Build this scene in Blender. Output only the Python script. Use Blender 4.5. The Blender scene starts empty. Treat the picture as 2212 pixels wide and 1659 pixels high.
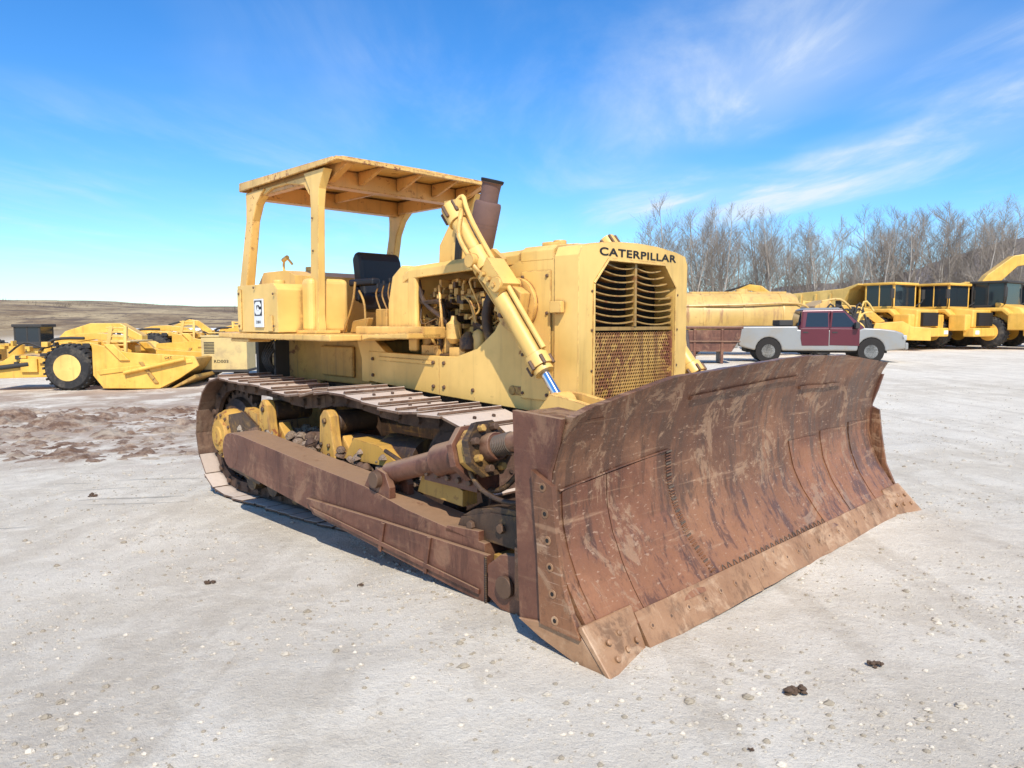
import bpy, bmesh, math, random
from mathutils import Vector, Matrix, noise
random.seed(7)
scene=bpy.context.scene
COL=bpy.context.collection
V=Vector
# ------------------------------------------------------------------ helpers
class MB:
    def __init__(s): s.v=[];s.f=[];s.m=[];s.sm=[]
    def add(s,vs,fs,mat=0,smooth=False):
        o=len(s.v); s.v+= [tuple(x) for x in vs]
        for f in fs:
            s.f.append([i+o for i in f]); s.m.append(mat); s.sm.append(smooth)
    def hexa(s,p,mat=0):
        s.add(p,[(0,1,2,3),(7,6,5,4),(0,4,5,1),(1,5,6,2),(2,6,7,3),(3,7,4,0)],mat)
    def box(s,x0,x1,y0,y1,z0,z1,mat=0):
        s.hexa([(x0,y0,z0),(x1,y0,z0),(x1,y1,z0),(x0,y1,z0),(x0,y0,z1),(x1,y0,z1),(x1,y1,z1),(x0,y1,z1)],mat)
    def prism(s,pts,ax,a,b,mat=0):
        def mk(p,t):
            q=list(p); q.insert(ax,t); return q
        n=len(pts)
        vs=[mk(p,a) for p in pts]+[mk(p,b) for p in pts]
        fs=[list(range(n)),list(range(2*n-1,n-1,-1))]+[(i,(i+1)%n,n+(i+1)%n,n+i) for i in range(n)]
        s.add(vs,fs,mat)
    def loft(s,loops,mat=0,caps=True,smooth=False,closed=True):
        n=len(loops[0]); vs=[p for l in loops for p in l]; fs=[]
        for k in range(len(loops)-1):
            for i in range(n if closed else n-1):
                j=(i+1)%n
                fs.append((k*n+i,k*n+j,(k+1)*n+j,(k+1)*n+i))
        s.add(vs,fs,mat,smooth)
        if caps:
            s.add(loops[0],[list(range(n))],mat); s.add(loops[-1],[list(range(n))],mat)
    def cyl(s,p0,p1,r0,r1=None,seg=16,mat=0,caps=True,smooth=True):
        p0=V(p0);p1=V(p1); r1=r0 if r1 is None else r1
        d=(p1-p0).normalized(); u=d.orthogonal().normalized(); w=d.cross(u)
        l0=[p0+(u*math.cos(a)+w*math.sin(a))*r0 for a in [2*math.pi*i/seg for i in range(seg)]]
        l1=[p1+(u*math.cos(a)+w*math.sin(a))*r1 for a in [2*math.pi*i/seg for i in range(seg)]]
        s.add(l0+l1,[(i,(i+1)%seg,seg+(i+1)%seg,seg+i) for i in range(seg)],mat,smooth and seg>6)
        if caps: s.add(l0,[list(range(seg))],mat); s.add(l1,[list(range(seg))],mat)
    def tube(s,pts,r,seg=8,mat=0):
        pts=[V(p) for p in pts]
        P=[]
        for i in range(len(pts)-1):
            a=pts[max(i-1,0)];b=pts[i];c=pts[i+1];d=pts[min(i+2,len(pts)-1)]
            for k in range(4):
                t=k/4
                P.append(0.5*((2*b)+(c-a)*t+(2*a-5*b+4*c-d)*t*t+(3*b-a-3*c+d)*t**3))
        P.append(pts[-1]); loops=[]; u=None
        for i,p in enumerate(P):
            d=(P[min(i+1,len(P)-1)]-P[max(i-1,0)]).normalized()
            if u is None: u=d.orthogonal().normalized()
            u=(u-d*u.dot(d)).normalized(); w=d.cross(u)
            loops.append([p+(u*math.cos(2*math.pi*k/seg)+w*math.sin(2*math.pi*k/seg))*r for k in range(seg)])
        s.loft(loops,mat,True,True)
    def bolt(s,p,d,r=.02,h=.02,mat=0):
        p=V(p); s.cyl(p,p+V(d).normalized()*h,r,r*.92,6,mat)
    def lathe(s,c,axis,prof,seg=28,mat=0):
        c=V(c); d=V(axis).normalized(); u=d.orthogonal().normalized(); w=d.cross(u)
        loops=[[c+d*a+(u*math.cos(2*math.pi*i/seg)+w*math.sin(2*math.pi*i/seg))*max(r,.001) for i in range(seg)] for a,r in prof]
        s.loft(loops,mat,True,True)
    def build(s,name,mats,parent=None,bevel=0,seg=1,label=None,loc=None,rot=None):
        me=bpy.data.meshes.new(name); me.from_pydata(s.v,[],s.f)
        if not isinstance(mats,(list,tuple)): mats=[mats]
        for m in mats: me.materials.append(m)
        for i,p in enumerate(me.polygons):
            p.material_index=min(s.m[i],len(mats)-1); p.use_smooth=s.sm[i]
        bm=bmesh.new(); bm.from_mesh(me); bmesh.ops.remove_doubles(bm,verts=bm.verts,dist=1e-5)
        bmesh.ops.recalc_face_normals(bm,faces=bm.faces)
        for e in bm.edges:
            if len(e.link_faces)==2 and e.calc_face_angle(0)>0.7: e.smooth=False
        bm.to_mesh(me); bm.free()
        ob=bpy.data.objects.new(name,me); COL.objects.link(ob)
        if bevel:
            b=ob.modifiers.new("b",'BEVEL'); b.width=bevel; b.segments=seg; b.limit_method='ANGLE'; b.angle_limit=math.radians(40)
        if parent: ob.parent=parent
        if label: ob["label"]=label
        if loc: ob.location=loc
        if rot is not None: ob.rotation_euler=(0,0,rot)
        return ob
def empty(name,loc,rotz,label,cat,group=None):
    e=bpy.data.objects.new(name,None); COL.objects.link(e); e.location=loc; e.rotation_euler=(0,0,rotz)
    e["label"]=label; e["category"]=cat
    if group: e["group"]=group
    return e
def text(body,name,origin,right,up,width,mat,parent,height=None,fat=0.0,ext=.002):
    cu=bpy.data.curves.new(name,'FONT'); cu.body=body; cu.extrude=.01; cu.offset=fat; cu.space_character=1.08
    t=bpy.data.objects.new(name,cu); COL.objects.link(t); bpy.context.view_layer.update()
    me=bpy.data.meshes.new_from_object(t.evaluated_get(bpy.context.evaluated_depsgraph_get()))
    bpy.data.objects.remove(t)
    xs=[v.co.x for v in me.vertices]; ys=[v.co.y for v in me.vertices]
    w=max(xs)-min(xs); hh=max(ys)-min(ys); x0=min(xs); y0=min(ys)
    R=V(right).normalized(); U=V(up).normalized(); N=R.cross(U); O=V(origin)
    sx=width/w; sy=(height/hh) if height else sx
    for v in me.vertices:
        c=v.co.copy(); v.co=O+R*((c.x-x0)*sx)+U*((c.y-y0)*sy)+N*(ext if c.z>0 else 0)
    me.materials.clear(); me.materials.append(mat)
    o=bpy.data.objects.new(name,me); COL.objects.link(o); o.parent=parent
    return o
def copy_tree(root,loc,rotz,scale=1.0,label=None):
    def cp(o,par):
        n=o.copy(); COL.objects.link(n)
        if par: n.parent=par
        for c in [x for x in bpy.data.objects if x.parent==o and x not in new]:
            cc=cp(c,n); new.append(cc)
        return n
    new=[]
    r=cp(root,None); r.location=loc; r.rotation_euler=(0,0,rotz); r.scale=(scale,)*3
    if label: r["label"]=label
    return r
# ------------------------------------------------------------------ materials
class NT:
    def __init__(s,name):
        s.mat=bpy.data.materials.new(name); s.mat.use_nodes=True; s.t=s.mat.node_tree; s.n=s.t.nodes
        s.b=s.n["Principled BSDF"]; s.tc=s.n.new("ShaderNodeTexCoord")
    def l(s,a,b): s.t.links.new(a,b)
    def map(s,scale=(1,1,1),rot=(0,0,0),coord="Object"):
        m=s.n.new("ShaderNodeMapping"); m.inputs["Scale"].default_value=scale; m.inputs["Rotation"].default_value=rot
        s.l(s.tc.outputs[coord],m.inputs[0]); return m.outputs[0]
    def noise(s,vec,scale,detail=6,rough=.6,dist=0):
        n=s.n.new("ShaderNodeTexNoise"); n.inputs["Scale"].default_value=scale; n.inputs["Detail"].default_value=detail
        n.inputs["Roughness"].default_value=rough; n.inputs["Distortion"].default_value=dist; s.l(vec,n.inputs["Vector"]); return n.outputs[0]
    def step(s,x,a,b):
        n=s.n.new("ShaderNodeMapRange"); n.interpolation_type='SMOOTHSTEP'; n.inputs[1].default_value=a; n.inputs[2].default_value=b; s.l(x,n.inputs[0]); return n.outputs[0]
    def math(s,op,a,b=0.0,c=None):
        n=s.n.new("ShaderNodeMath"); n.operation=op
        for i,x in enumerate((a,b)):
            if isinstance(x,(int,float)): n.inputs[i].default_value=x
            else: s.l(x,n.inputs[i])
        return n.outputs[0]
    def mix(s,f,a,b):
        n=s.n.new("ShaderNodeMix"); n.data_type='RGBA'
        for i,x in ((0,f),(6,a),(7,b)):
            if isinstance(x,(int,float)): n.inputs[i].default_value=x
            elif isinstance(x,tuple): n.inputs[i].default_value=(*x,1)
            else: s.l(x,n.inputs[i])
        return n.outputs[2]
    def sep(s,vec):
        n=s.n.new("ShaderNodeSeparateXYZ"); s.l(vec,n.inputs[0]); return n.outputs
    def up(s,a=.3,b=.8):
        g=s.n.new("ShaderNodeNewGeometry"); return s.step(s.sep(g.outputs["Normal"])[2],a,b)
    def ao(s,dist,a=.85,b=.35):
        n=s.n.new("ShaderNodeAmbientOcclusion"); n.samples=4; n.inputs["Distance"].default_value=dist; return s.step(n.outputs["AO"],a,b)
    def edge(s,r):
        b=s.n.new("ShaderNodeBevel"); b.samples=4; b.inputs[0].default_value=r
        g=s.n.new("ShaderNodeNewGeometry"); d=s.n.new("ShaderNodeVectorMath"); d.operation='DOT_PRODUCT'
        s.l(b.outputs[0],d.inputs[0]); s.l(g.outputs["Normal"],d.inputs[1]); return s.step(d.outputs["Value"],.985,.9)
    def bump(s,h,strength=.3,dist=.01):
        b=s.n.new("ShaderNodeBump"); b.inputs["Strength"].default_value=strength; b.inputs["Distance"].default_value=dist
        s.l(h,b.inputs["Height"]); s.l(b.outputs[0],s.b.inputs["Normal"])
    def fin(s,col,rough=.6,metal=0):
        for k,x in (("Base Color",col),("Roughness",rough),("Metallic",metal)):
            if isinstance(x,tuple): s.b.inputs[k].default_value=(*x,1)
            elif isinstance(x,(int,float)): s.b.inputs[k].default_value=x
            else: s.l(x,s.b.inputs[k])
        return s.mat
def paint(name,base,rust=.5,dirt=.4,edge=True,scale=1.0,rustcol=(.16,.050,.016),rough=.42,dirtcol=(.27,.14,.05)):
    t=NT(name); o=t.map()
    big=t.noise(o,1.3*scale,4); fine=t.noise(o,11*scale,8,.72); str_=t.noise(t.map((9*scale,9*scale,.7*scale)),1.0,5,.65)
    reg=t.step(t.noise(o,.9*scale,3),.38,.66)
    pale=tuple(min(1,c*1.07+.03) for c in base); dk=tuple(c*.80 for c in base)
    c=t.mix(t.step(big,.3,.75),dk,pale)
    c=t.mix(t.math('MULTIPLY',t.step(t.noise(o,4*scale,7,.7),.5,.75),.35*dirt),c,dirtcol)
    c=t.mix(t.math('MULTIPLY',t.step(str_,.5,.8),dirt),c,dirtcol)
    r=t.math('MULTIPLY',t.step(fine,.69-.12*rust,.72-.12*rust),reg)
    sr=t.math('MULTIPLY',t.step(str_,.66,.78),min(1,rust*1.2))
    r=t.math('MAXIMUM',r,sr)
    if edge:
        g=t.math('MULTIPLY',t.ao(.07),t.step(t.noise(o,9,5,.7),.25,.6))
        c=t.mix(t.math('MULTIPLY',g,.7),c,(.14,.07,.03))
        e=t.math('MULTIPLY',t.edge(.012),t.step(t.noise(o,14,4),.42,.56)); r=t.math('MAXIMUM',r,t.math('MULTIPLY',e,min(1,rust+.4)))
    rc=t.mix(t.noise(o,30,4),rustcol,tuple(min(1,x*2.4) for x in rustcol))
    c=t.mix(r,c,rc)
    t.bump(t.math('ADD',t.math('MULTIPLY',fine,.5),t.math('MULTIPLY',r,-.4)),.25,.006)
    return t.fin(c,t.mix(r,(rough,)*3,(.85,)*3))
def rusty(name,a,b,mud,mudamt=.45,rough=.55,streak=1.0,metal=.0,dust=None,dlo=.22,dhi=.42):
    t=NT(name); o=t.map()
    n1=t.noise(o,1.6,8,.65,.4); n2=t.noise(t.map((5,5,1.2)),1.5,8,.7); n3=t.noise(o,22,6,.7); n4=t.noise(t.map((1.2,1.2,14)),2,5,.6)
    c=t.mix(t.step(n1,.35,.65),a,b)
    c=t.mix(t.math('MULTIPLY',t.step(n2,.5,.62),.6*streak),c,tuple(x*.4 for x in a))
    c=t.mix(t.math('MULTIPLY',t.step(t.noise(o,3.1,10,.75,.8),.56-.1*mudamt,.62),mudamt),c,mud)
    c=t.mix(t.math('MULTIPLY',t.step(n4,.55,.75),.3),c,mud)
    c=t.mix(t.math('MULTIPLY',t.step(n3,.5,.75),.5),c,tuple(x*.5 for x in a))
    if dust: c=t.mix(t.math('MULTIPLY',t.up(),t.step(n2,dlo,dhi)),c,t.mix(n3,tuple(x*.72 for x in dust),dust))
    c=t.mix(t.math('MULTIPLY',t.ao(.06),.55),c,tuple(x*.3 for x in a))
    t.bump(t.math('ADD',n3,t.math('MULTIPLY',n1,.6)),.4,.007)
    return t.fin(c,t.mix(n2,(rough-.15,)*3,(rough+.3,)*3),metal)
def plain(name,col,rough=.6,metal=0,var=.35,scale=6,dust=None):
    t=NT(name); o=t.map(); n=t.noise(o,scale,6,.65)
    c=t.mix(n,tuple(x*(1-var) for x in col),tuple(min(1,x*(1+var)) for x in col))
    if dust: c=t.mix(t.math('MULTIPLY',t.step(t.noise(o,scale*.6,6,.7),.45,.7),.6),c,dust)
    t.bump(n,.15,.005)
    return t.fin(c,rough,metal)
def blade_mat(name,shift=0.0):
    t=NT(name); o=t.map(); z=t.sep(o)[2]
    n1=t.noise(o,1.1,9,.68,.5); n2=t.noise(t.map((4,6,.9)),1.6,9,.72,.3); n3=t.noise(o,26,6,.7); n5=t.noise(o,2.6,11,.78,1.0)
    hs_=t.noise(t.map((1,.7,16)),1.6,6,.6); n6=t.noise(o,.75,6,.6,.6)
    c=t.mix(t.step(n1,.38,.60),(.125+shift,.050,.025),(.26+shift,.115,.055))
    low=t.step(z,.85,.15)
    c=t.mix(t.math('MULTIPLY',low,.55),c,(.38,.165,.07))
    c=t.mix(t.math('MULTIPLY',t.step(n6,.48,.60),t.math('MULTIPLY',t.step(z,.35,.8),.55)),c,(.075,.033,.018))
    c=t.mix(t.math('MULTIPLY',t.step(n2,.50,.58),.62),c,(.055,.023,.013))
    c=t.mix(t.math('MULTIPLY',t.step(n5,.53,.58),.62),c,t.mix(n3,(.27,.145,.075),(.50,.31,.18)))
    c=t.mix(t.math('MULTIPLY',t.step(hs_,.59,.70),.42),c,(.46,.27,.15))
    c=t.mix(t.math('MULTIPLY',t.step(t.noise(t.map((14,14,.8)),1.3,5,.6),.60,.68),.45),c,(.04,.018,.010))
    c=t.mix(t.math('MULTIPLY',t.step(n3,.5,.72),.40),c,(.08,.035,.018))
    c=t.mix(t.math('MULTIPLY',t.step(t.noise(t.map((2,9,30),(.5,0,0)),2.2,4,.5),.64,.69),.45),c,(.52,.34,.22))
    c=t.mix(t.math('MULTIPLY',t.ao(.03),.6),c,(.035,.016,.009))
    t.bump(t.math('ADD',t.math('MULTIPLY',n3,.7),t.math('MULTIPLY',n5,.9)),.5,.009)
    return t.fin(c,t.mix(t.step(n2,.35,.65),(.60,)*3,(.30,)*3),.06)
YEL=(.92,.56,.145)
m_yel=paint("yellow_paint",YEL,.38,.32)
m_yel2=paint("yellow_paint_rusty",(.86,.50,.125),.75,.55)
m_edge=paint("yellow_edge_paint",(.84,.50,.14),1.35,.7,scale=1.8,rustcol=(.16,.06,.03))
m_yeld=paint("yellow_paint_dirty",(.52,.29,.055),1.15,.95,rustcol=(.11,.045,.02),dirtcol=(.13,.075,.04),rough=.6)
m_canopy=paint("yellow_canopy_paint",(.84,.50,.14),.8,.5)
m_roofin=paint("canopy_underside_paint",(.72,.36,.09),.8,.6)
m_louv=paint("louvre_paint_baked_shade",(.44,.25,.06),1.1,1.1,edge=False,scale=1.5,dirtcol=(.12,.055,.025))  # base yellow darkened to put the louvres' shade into the colour, besides rust and dirt
m_mesh=paint("grille_paint",(.60,.33,.075),2.0,1.8,edge=False,scale=1.7,rustcol=(.13,.042,.02),dirtcol=(.17,.065,.03))
m_blade=blade_mat("blade_rust")
m_liner=blade_mat("liner_rust",.02)
m_maroon=rusty("maroon_primer",(.12,.043,.024),(.20,.08,.043),(.34,.185,.10),.45,.45,.8,0,(.36,.21,.115))
m_cut=rusty("cutting_edge_steel",(.30,.15,.07),(.42,.23,.115),(.56,.36,.21),.7,.5)
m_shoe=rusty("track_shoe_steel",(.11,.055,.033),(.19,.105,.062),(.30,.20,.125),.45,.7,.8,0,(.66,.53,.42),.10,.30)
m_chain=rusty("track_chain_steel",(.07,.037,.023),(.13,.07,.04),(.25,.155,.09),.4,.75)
m_grease=rusty("greasy_steel",(.045,.025,.014),(.095,.05,.026),(.36,.19,.045),.5,.5)
m_mudy=paint("muddy_yellow",(.60,.32,.045),1.1,.95,dirtcol=(.20,.11,.055),rough=.7)
m_exh=plain("exhaust_rust",(.165,.09,.07),.75,0,.25,10)
m_black=plain("black_vinyl",(.012,.012,.014),.5,0,.3,8)
m_rubber=plain("tyre_rubber",(.024,.022,.021),.85,0,.3,5,(.14,.115,.085))
m_dark=plain("dark_interior",(.015,.011,.008),.8)
m_ink=plain("black_lettering",(.01,.01,.01),.6)
m_white=plain("white_decal",(.80,.78,.74),.5,0,.06)
m_chrome=plain("chrome_rod",(.75,.75,.78),.12,1,.05)
m_steel=plain("worn_steel",(.20,.15,.11),.45,.5,.3)
m_bolt=plain("bolt_steel",(.15,.085,.05),.6,.3)
m_blue=plain("blue_fitting",(.03,.12,.45),.4)
m_glass=plain("window_glass",(.02,.028,.035),.08,0,.1)
m_byel=paint("machine_yellow",(.88,.49,.07),.45,.5,edge=False,scale=.8)
m_byel2=paint("faded_machine_yellow",(.88,.56,.14),.55,.6,edge=False,scale=.7)
m_tank=paint("tank_yellow",(.72,.44,.12),.6,1.2,edge=False,scale=.5,dirtcol=(.38,.20,.08))
m_silver=plain("silver_car_paint",(.34,.325,.30),.35,.35,.08,2,(.36,.29,.21))
m_wine=plain("wine_car_paint",(.115,.018,.026),.3,.1,.15,2)
m_red=plain("red_paint",(.55,.04,.03),.5,0,.2,2)
m_wpaint=plain("white_paint",(.74,.71,.66),.45,0,.08,2)
m_lamp=plain("lamp_glass",(.45,.44,.42),.2,0,.1)
m_cream=plain("cream_paint",(.66,.48,.19),.55,0,.12,3,(.40,.27,.14))
m_bdark=plain("dark_machine_parts",(.04,.035,.03),.7,0,.3,3)

# ------------------------------------------------------------------ terrain
OX,OY=1.908,4.365; Fx,Fy=.7015,-.7127; Lx,Ly=.7127,.7015
def sst(x,a,b):
    t=min(1,max(0,(x-a)/(b-a))); return t*t*(3-2*t)
def gz(X,Y,rough=True):
    q=-(Fx*(X-OX)+Fy*(Y-OY)); l=Lx*(X-OX)+Ly*(Y-OY)
    z=0
    if q>.8: z=-1.2*(1-math.exp(-(q-.8)*.06))*(1-sst(l,4,17))
    if rough:
        d=math.hypot(X,Y)
        if d<90: z+=.026*noise.noise(V((X*.45,Y*.45,0)))+.014*noise.noise(V((X*1.2,Y*1.2,5)))
    return z
def warp(i,n,a,mx):
    t=2*i/n-1; return math.copysign(math.sinh(abs(t)*a)/math.sinh(a)*mx,t)
N=400
xs=[warp(i,N,8.0,4000) for i in range(N+1)]
g=MB(); vs=[]
ys=[y+5 for y in xs]
for y in ys:
    for x in xs: vs.append((x,y,gz(x,y)))
fs=[(j*(N+1)+i,j*(N+1)+i+1,(j+1)*(N+1)+i+1,(j+1)*(N+1)+i) for j in range(N) for i in range(N)]
g.add(vs,fs,0,True)
t=NT("gravel_ground"); o=t.map()
sp=t.sep(o)
big=t.noise(o,.22,6,.6,.5); mid=t.noise(o,1.4,9,.7,.4); fine=t.noise(o,34,8,.8); vf=t.noise(o,90,5,.8); md=t.noise(o,7,9,.75)
c=t.mix(t.step(big,.38,.64),(.66,.56,.42),(.78,.68,.53))
c=t.mix(t.math('MULTIPLY',t.step(mid,.40,.62),.65),c,(.88,.78,.62))
c=t.mix(t.math('MULTIPLY',t.step(md,.54,.66),.40),c,(.55,.455,.335))
c=t.mix(t.math('MULTIPLY',t.step(fine,.57,.66),.50),c,(.42,.34,.245))
c=t.mix(t.math('MULTIPLY',t.step(vf,.45,.33),.50),c,(.36,.29,.205))
c=t.mix(t.math('MULTIPLY',t.step(vf,.57,.66),.40),c,(.93,.84,.69))
gl=t.noise(t.map((2.2,.13,1),(0,0,.75)),1.0,5,.6,.3); gl2=t.noise(t.map((1.8,.10,1),(0,0,-.45)),1.0,5,.6,.3)
c=t.mix(t.math('MULTIPLY',t.math('MULTIPLY',t.step(gl,.55,.61),t.step(md,.35,.55)),.40),c,(.54,.445,.325))
c=t.mix(t.math('MULTIPLY',t.math('MULTIPLY',t.step(gl2,.56,.62),t.step(md,.35,.55)),.38),c,(.52,.43,.31))
mudm=t.math('MULTIPLY',t.step(sp[0],-1.0,-5.0),t.math('MULTIPLY',t.step(sp[1],8.5,11.5),t.step(sp[1],34,24)))
mudm=t.math('MULTIPLY',mudm,t.step(t.noise(o,.45,9,.75,.8),.38,.56))
c=t.mix(t.math('MULTIPLY',mudm,.75),c,t.mix(mid,(.22,.12,.065),(.42,.27,.17)))
st_=t.noise(t.map((.25,2.2,1),(0,0,.12)),1.0,6,.65,.4)
zone=t.math('MULTIPLY',t.step(sp[0],-2.5,-4.0),t.math('MULTIPLY',t.step(sp[1],5.5,6.5),t.step(sp[1],10,8)))
c=t.mix(t.math('MULTIPLY',t.math('MULTIPLY',zone,t.step(st_,.60,.64)),.6),c,(.22,.18,.13))
far=t.step(sp[1],60,100)
c=t.mix(far,c,t.mix(t.noise(o,.06,6),(.24,.16,.08),(.42,.30,.16)))
h=t.math('ADD',t.math('MULTIPLY',fine,1.0),t.math('MULTIPLY',vf,.45)); h=t.math('ADD',h,t.math('MULTIPLY',md,1.6)); h=t.math('ADD',h,t.math('MULTIPLY',mid,1.8))
t.bump(h,.62,.04)
m_ground=t.fin(c,.95)
go=g.build("ground",m_ground); go["kind"]="structure"
t=NT("churned_dirt"); o=t.map(); n1=t.noise(o,2,9,.75); n2=t.noise(o,24,8,.75)
c=t.mix(t.step(n1,.38,.62),(.19,.10,.055),(.48,.34,.23)); c=t.mix(t.math('MULTIPLY',t.step(n2,.5,.66),.55),c,(.13,.075,.045)); c=t.mix(t.math('MULTIPLY',t.step(t.noise(o,.8,6),.48,.60),.7),c,(.62,.50,.36))
t.bump(t.math('ADD',n2,n1),.9,.06); m_dirt=t.fin(c,.95)
dm=MB(); vs=[]; nx,ny=220,190
for j in range(ny+1):
    for i in range(nx+1):
        X=-16+12.6*i/nx; Y=9.6+11.0*j/ny
        X2=X-(Y-10)*.35
        e=min(sst(i,0,18),sst(nx-i,0,34),sst(j,0,24),sst(ny-j,0,20))
        hmp=noise.noise(V((X*.45,Y*.5,11)))*.5+.35*noise.noise(V((X*1.3,Y*1.3,2)))
        z=gz(X2,Y)-.09+e*(.03+.46*max(0,hmp)+.13*abs(noise.noise(V((X*2.6,Y*2.6,4))))+.09*abs(noise.noise(V((X*7,Y*7,4)))))
        vs.append((X2,Y,z))
dm.add(vs,[(j*(nx+1)+i,j*(nx+1)+i+1,(j+1)*(nx+1)+i+1,(j+1)*(nx+1)+i) for j in range(ny) for i in range(nx)],0,True)
do=dm.build("ground_dirt",m_dirt); do["kind"]="structure"
def hill(name,pts,depth,mat,y0):
    m=MB(); loops=[]
    n=160; a=pts[0][0]; b=pts[-1][0]
    for i in range(n+1):
        x=a+(b-a)*i/n
        for k in range(len(pts)-1):
            if pts[k][0]<=x<=pts[k+1][0]:
                tt=(x-pts[k][0])/(pts[k+1][0]-pts[k][0]); tt=tt*tt*(3-2*tt); z=pts[k][1]*(1-tt)+pts[k+1][1]*tt
        z+= noise.noise(V((x*12/(b-a),0,3)))*abs(z)*.12 + noise.noise(V((x*60/(b-a),0,3)))*abs(z)*.04
        loops.append([(x,y0,-2.5),(x,y0+depth*.35,z*.55),(x,y0+depth*.7,z*.9),(x,y0+depth,z),(x,y0+depth*1.6,z*.6),(x,y0+depth*2.4,-3)])
    m.loft(loops,0,False,True,False)
    o=m.build(name,mat); o["kind"]="structure"; return o
t=NT("dry_grass_hill"); o=t.map(); c=t.mix(t.step(t.noise(o,.05,9,.75),.35,.65),(.17,.105,.05),(.46,.34,.18)); c=t.mix(t.step(t.noise(t.map((.2,1,4)),.3,8,.7),.5,.6),c,(.13,.085,.05)); c=t.mix(t.step(t.noise(o,.5,6,.8),.56,.64),c,(.10,.07,.045)); m_hill=t.fin(c,.95)
t=NT("wooded_ridge"); o=t.map(); c=t.mix(t.noise(o,.02,10,.75),(.10,.09,.10),(.19,.165,.17)); m_ridge=t.fin(c,1)
hill("hill",[(-420,12),(-200,9.5),(-130,8.2),(-90,6.6),(-50,4.6),(0,1),(60,2)],90,m_hill,130)
hill("hill",[(100,0),(420,60),(900,110),(1250,205),(1700,310),(2300,360)],500,m_ridge,1300)
hill("hill",[(0,-2),(22,1.5),(45,3.2),(90,4.5),(160,6)],30,m_hill,102)

# ------------------------------------------------------------------ bulldozer
B=empty("bulldozer",(OX,OY,0),math.atan2(Fy,Fx),"weathered yellow bulldozer with rusty blade and open canopy on gravel","bulldozer")
def ztop(y):
    P=[(-2.05,1.10),(-1.85,1.15),(-1.2,1.25),(0,1.30),(.45,1.31),(1.15,1.29),(1.84,1.22),(2.05,1.20)]
    for k in range(len(P)-1):
        if y<=P[k+1][0]:
            tt=(y-P[k][0])/(P[k+1][0]-P[k][0]); return P[k][1]*(1-tt)+P[k+1][1]*tt
    return P[-1][1]
PR=[(0,-.165),(.1,-.25),(.22,-.335),(.35,-.395),(.48,-.425),(.6,-.43),(.72,-.42),(.84,-.385),(.93,-.345),(1,-.30)]
def px(s):
    for k in range(len(PR)-1):
        if s<=PR[k+1][0]:
            a,b=PR[k],PR[k+1]; tt=(s-a[0])/(b[0]-a[0]); return a[1]*(1-tt)+b[1]*tt
    return PR[-1][1]
def bl(y,s,off=0):
    e=.012*noise.noise(V((y*1.3,s*2.2,1)))+.007*noise.noise(V((y*4,s*5,7)))
    zt=ztop(y)+.008*noise.noise(V((y*5,0,3)))
    return (px(s)+off+e,y,.12+(zt-.12)*s)
blade=MB()
NY=80;NS=30
loops=[]
for i in range(NY+1):
    y=-2.0+4.0*i/NY
    loops.append([bl(y,k/NS) for k in range(NS+1)]+[ (bl(y,k/NS)[0]-.05,y,bl(y,k/NS)[2]) for k in range(NS,-1,-1)])
blade.loft(loops,0,True,True)
def liner(y0,y1,s0,s1,t=.007,mat=1,shear=0):
    n=10;k=16; L=[]
    for i in range(n+1):
        row=[];back=[]
        for j in range(k+1):
            s=s0+(s1-s0)*j/k; y=y0+(y1-y0)*i/n+shear*(j/k)
            p=bl(y,s,t); row.append(p); back.append((p[0]-t-.02,p[1],p[2]))
        L.append(row+back[::-1])
    blade.loft(L,mat,True,False)
liner(-1.93,-1.60,.0,.62); liner(-1.594,-1.34,.0,.62); liner(-1.334,-1.08,.0,.62,shear=-.05)
liner(.55,1.0,.0,.5,shear=-.12); liner(1.006,1.5,.0,.52,shear=-.05); liner(1.506,1.93,.0,.55)
liner(-.95,.4,.865,.885,.016,0); liner(.5,1.2,.80,.82,.016,0)
blade.tube([bl(y,.63,.004) for y in (-1.95,-1.5,-1.06)],.006,6,0)
for i in range(40):
    s=.62-.57*i/39; yy=-1.05+.14*(1-s/.62)**1.5
    blade.tube([bl(yy-.024,s,.003),bl(yy+.024,s+.004,.003)],.005,4,2 if i%4==0 else 1)
for i in range(26):
    s=.5-.48*i/25; yy=.45+.2*(1-s/.5)
    blade.tube([bl(yy-.018,s,.002),bl(yy+.018,s+.004,.002)],.005,4,2 if i%4==0 else 1)
for i in range(22):
    y=-.85+i*.064; blade.tube([bl(y,.015,.004),bl(y+.03,.055,.004),bl(y+.064,.015,.004)],.0028,4,2)
for z0,z1,xb in ((.18,.42,-.72),(.92,1.06,-.62)):
    blade.box(xb,-.46,-1.95,1.95,z0,z1,0)
for y in (-1.95,-1.2,-.45,.45,1.2,1.93): blade.prism([(-.70,.16),(-.24,.14),(-.46,.35),(-.50,.6),(-.46,.9),(-.40,1.06),(-.62,1.06)],1,y-.012,y+.012,0)
blade.prism([(-.64,1.05),(-.38,1.02),(-.34,1.085),(-.64,1.11)],1,-1.99,-1.72,0)
bld=blade.build("blade",[m_blade,m_liner,m_steel],B,label="rusty curved dozer blade with scuffed mud patches")
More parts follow.
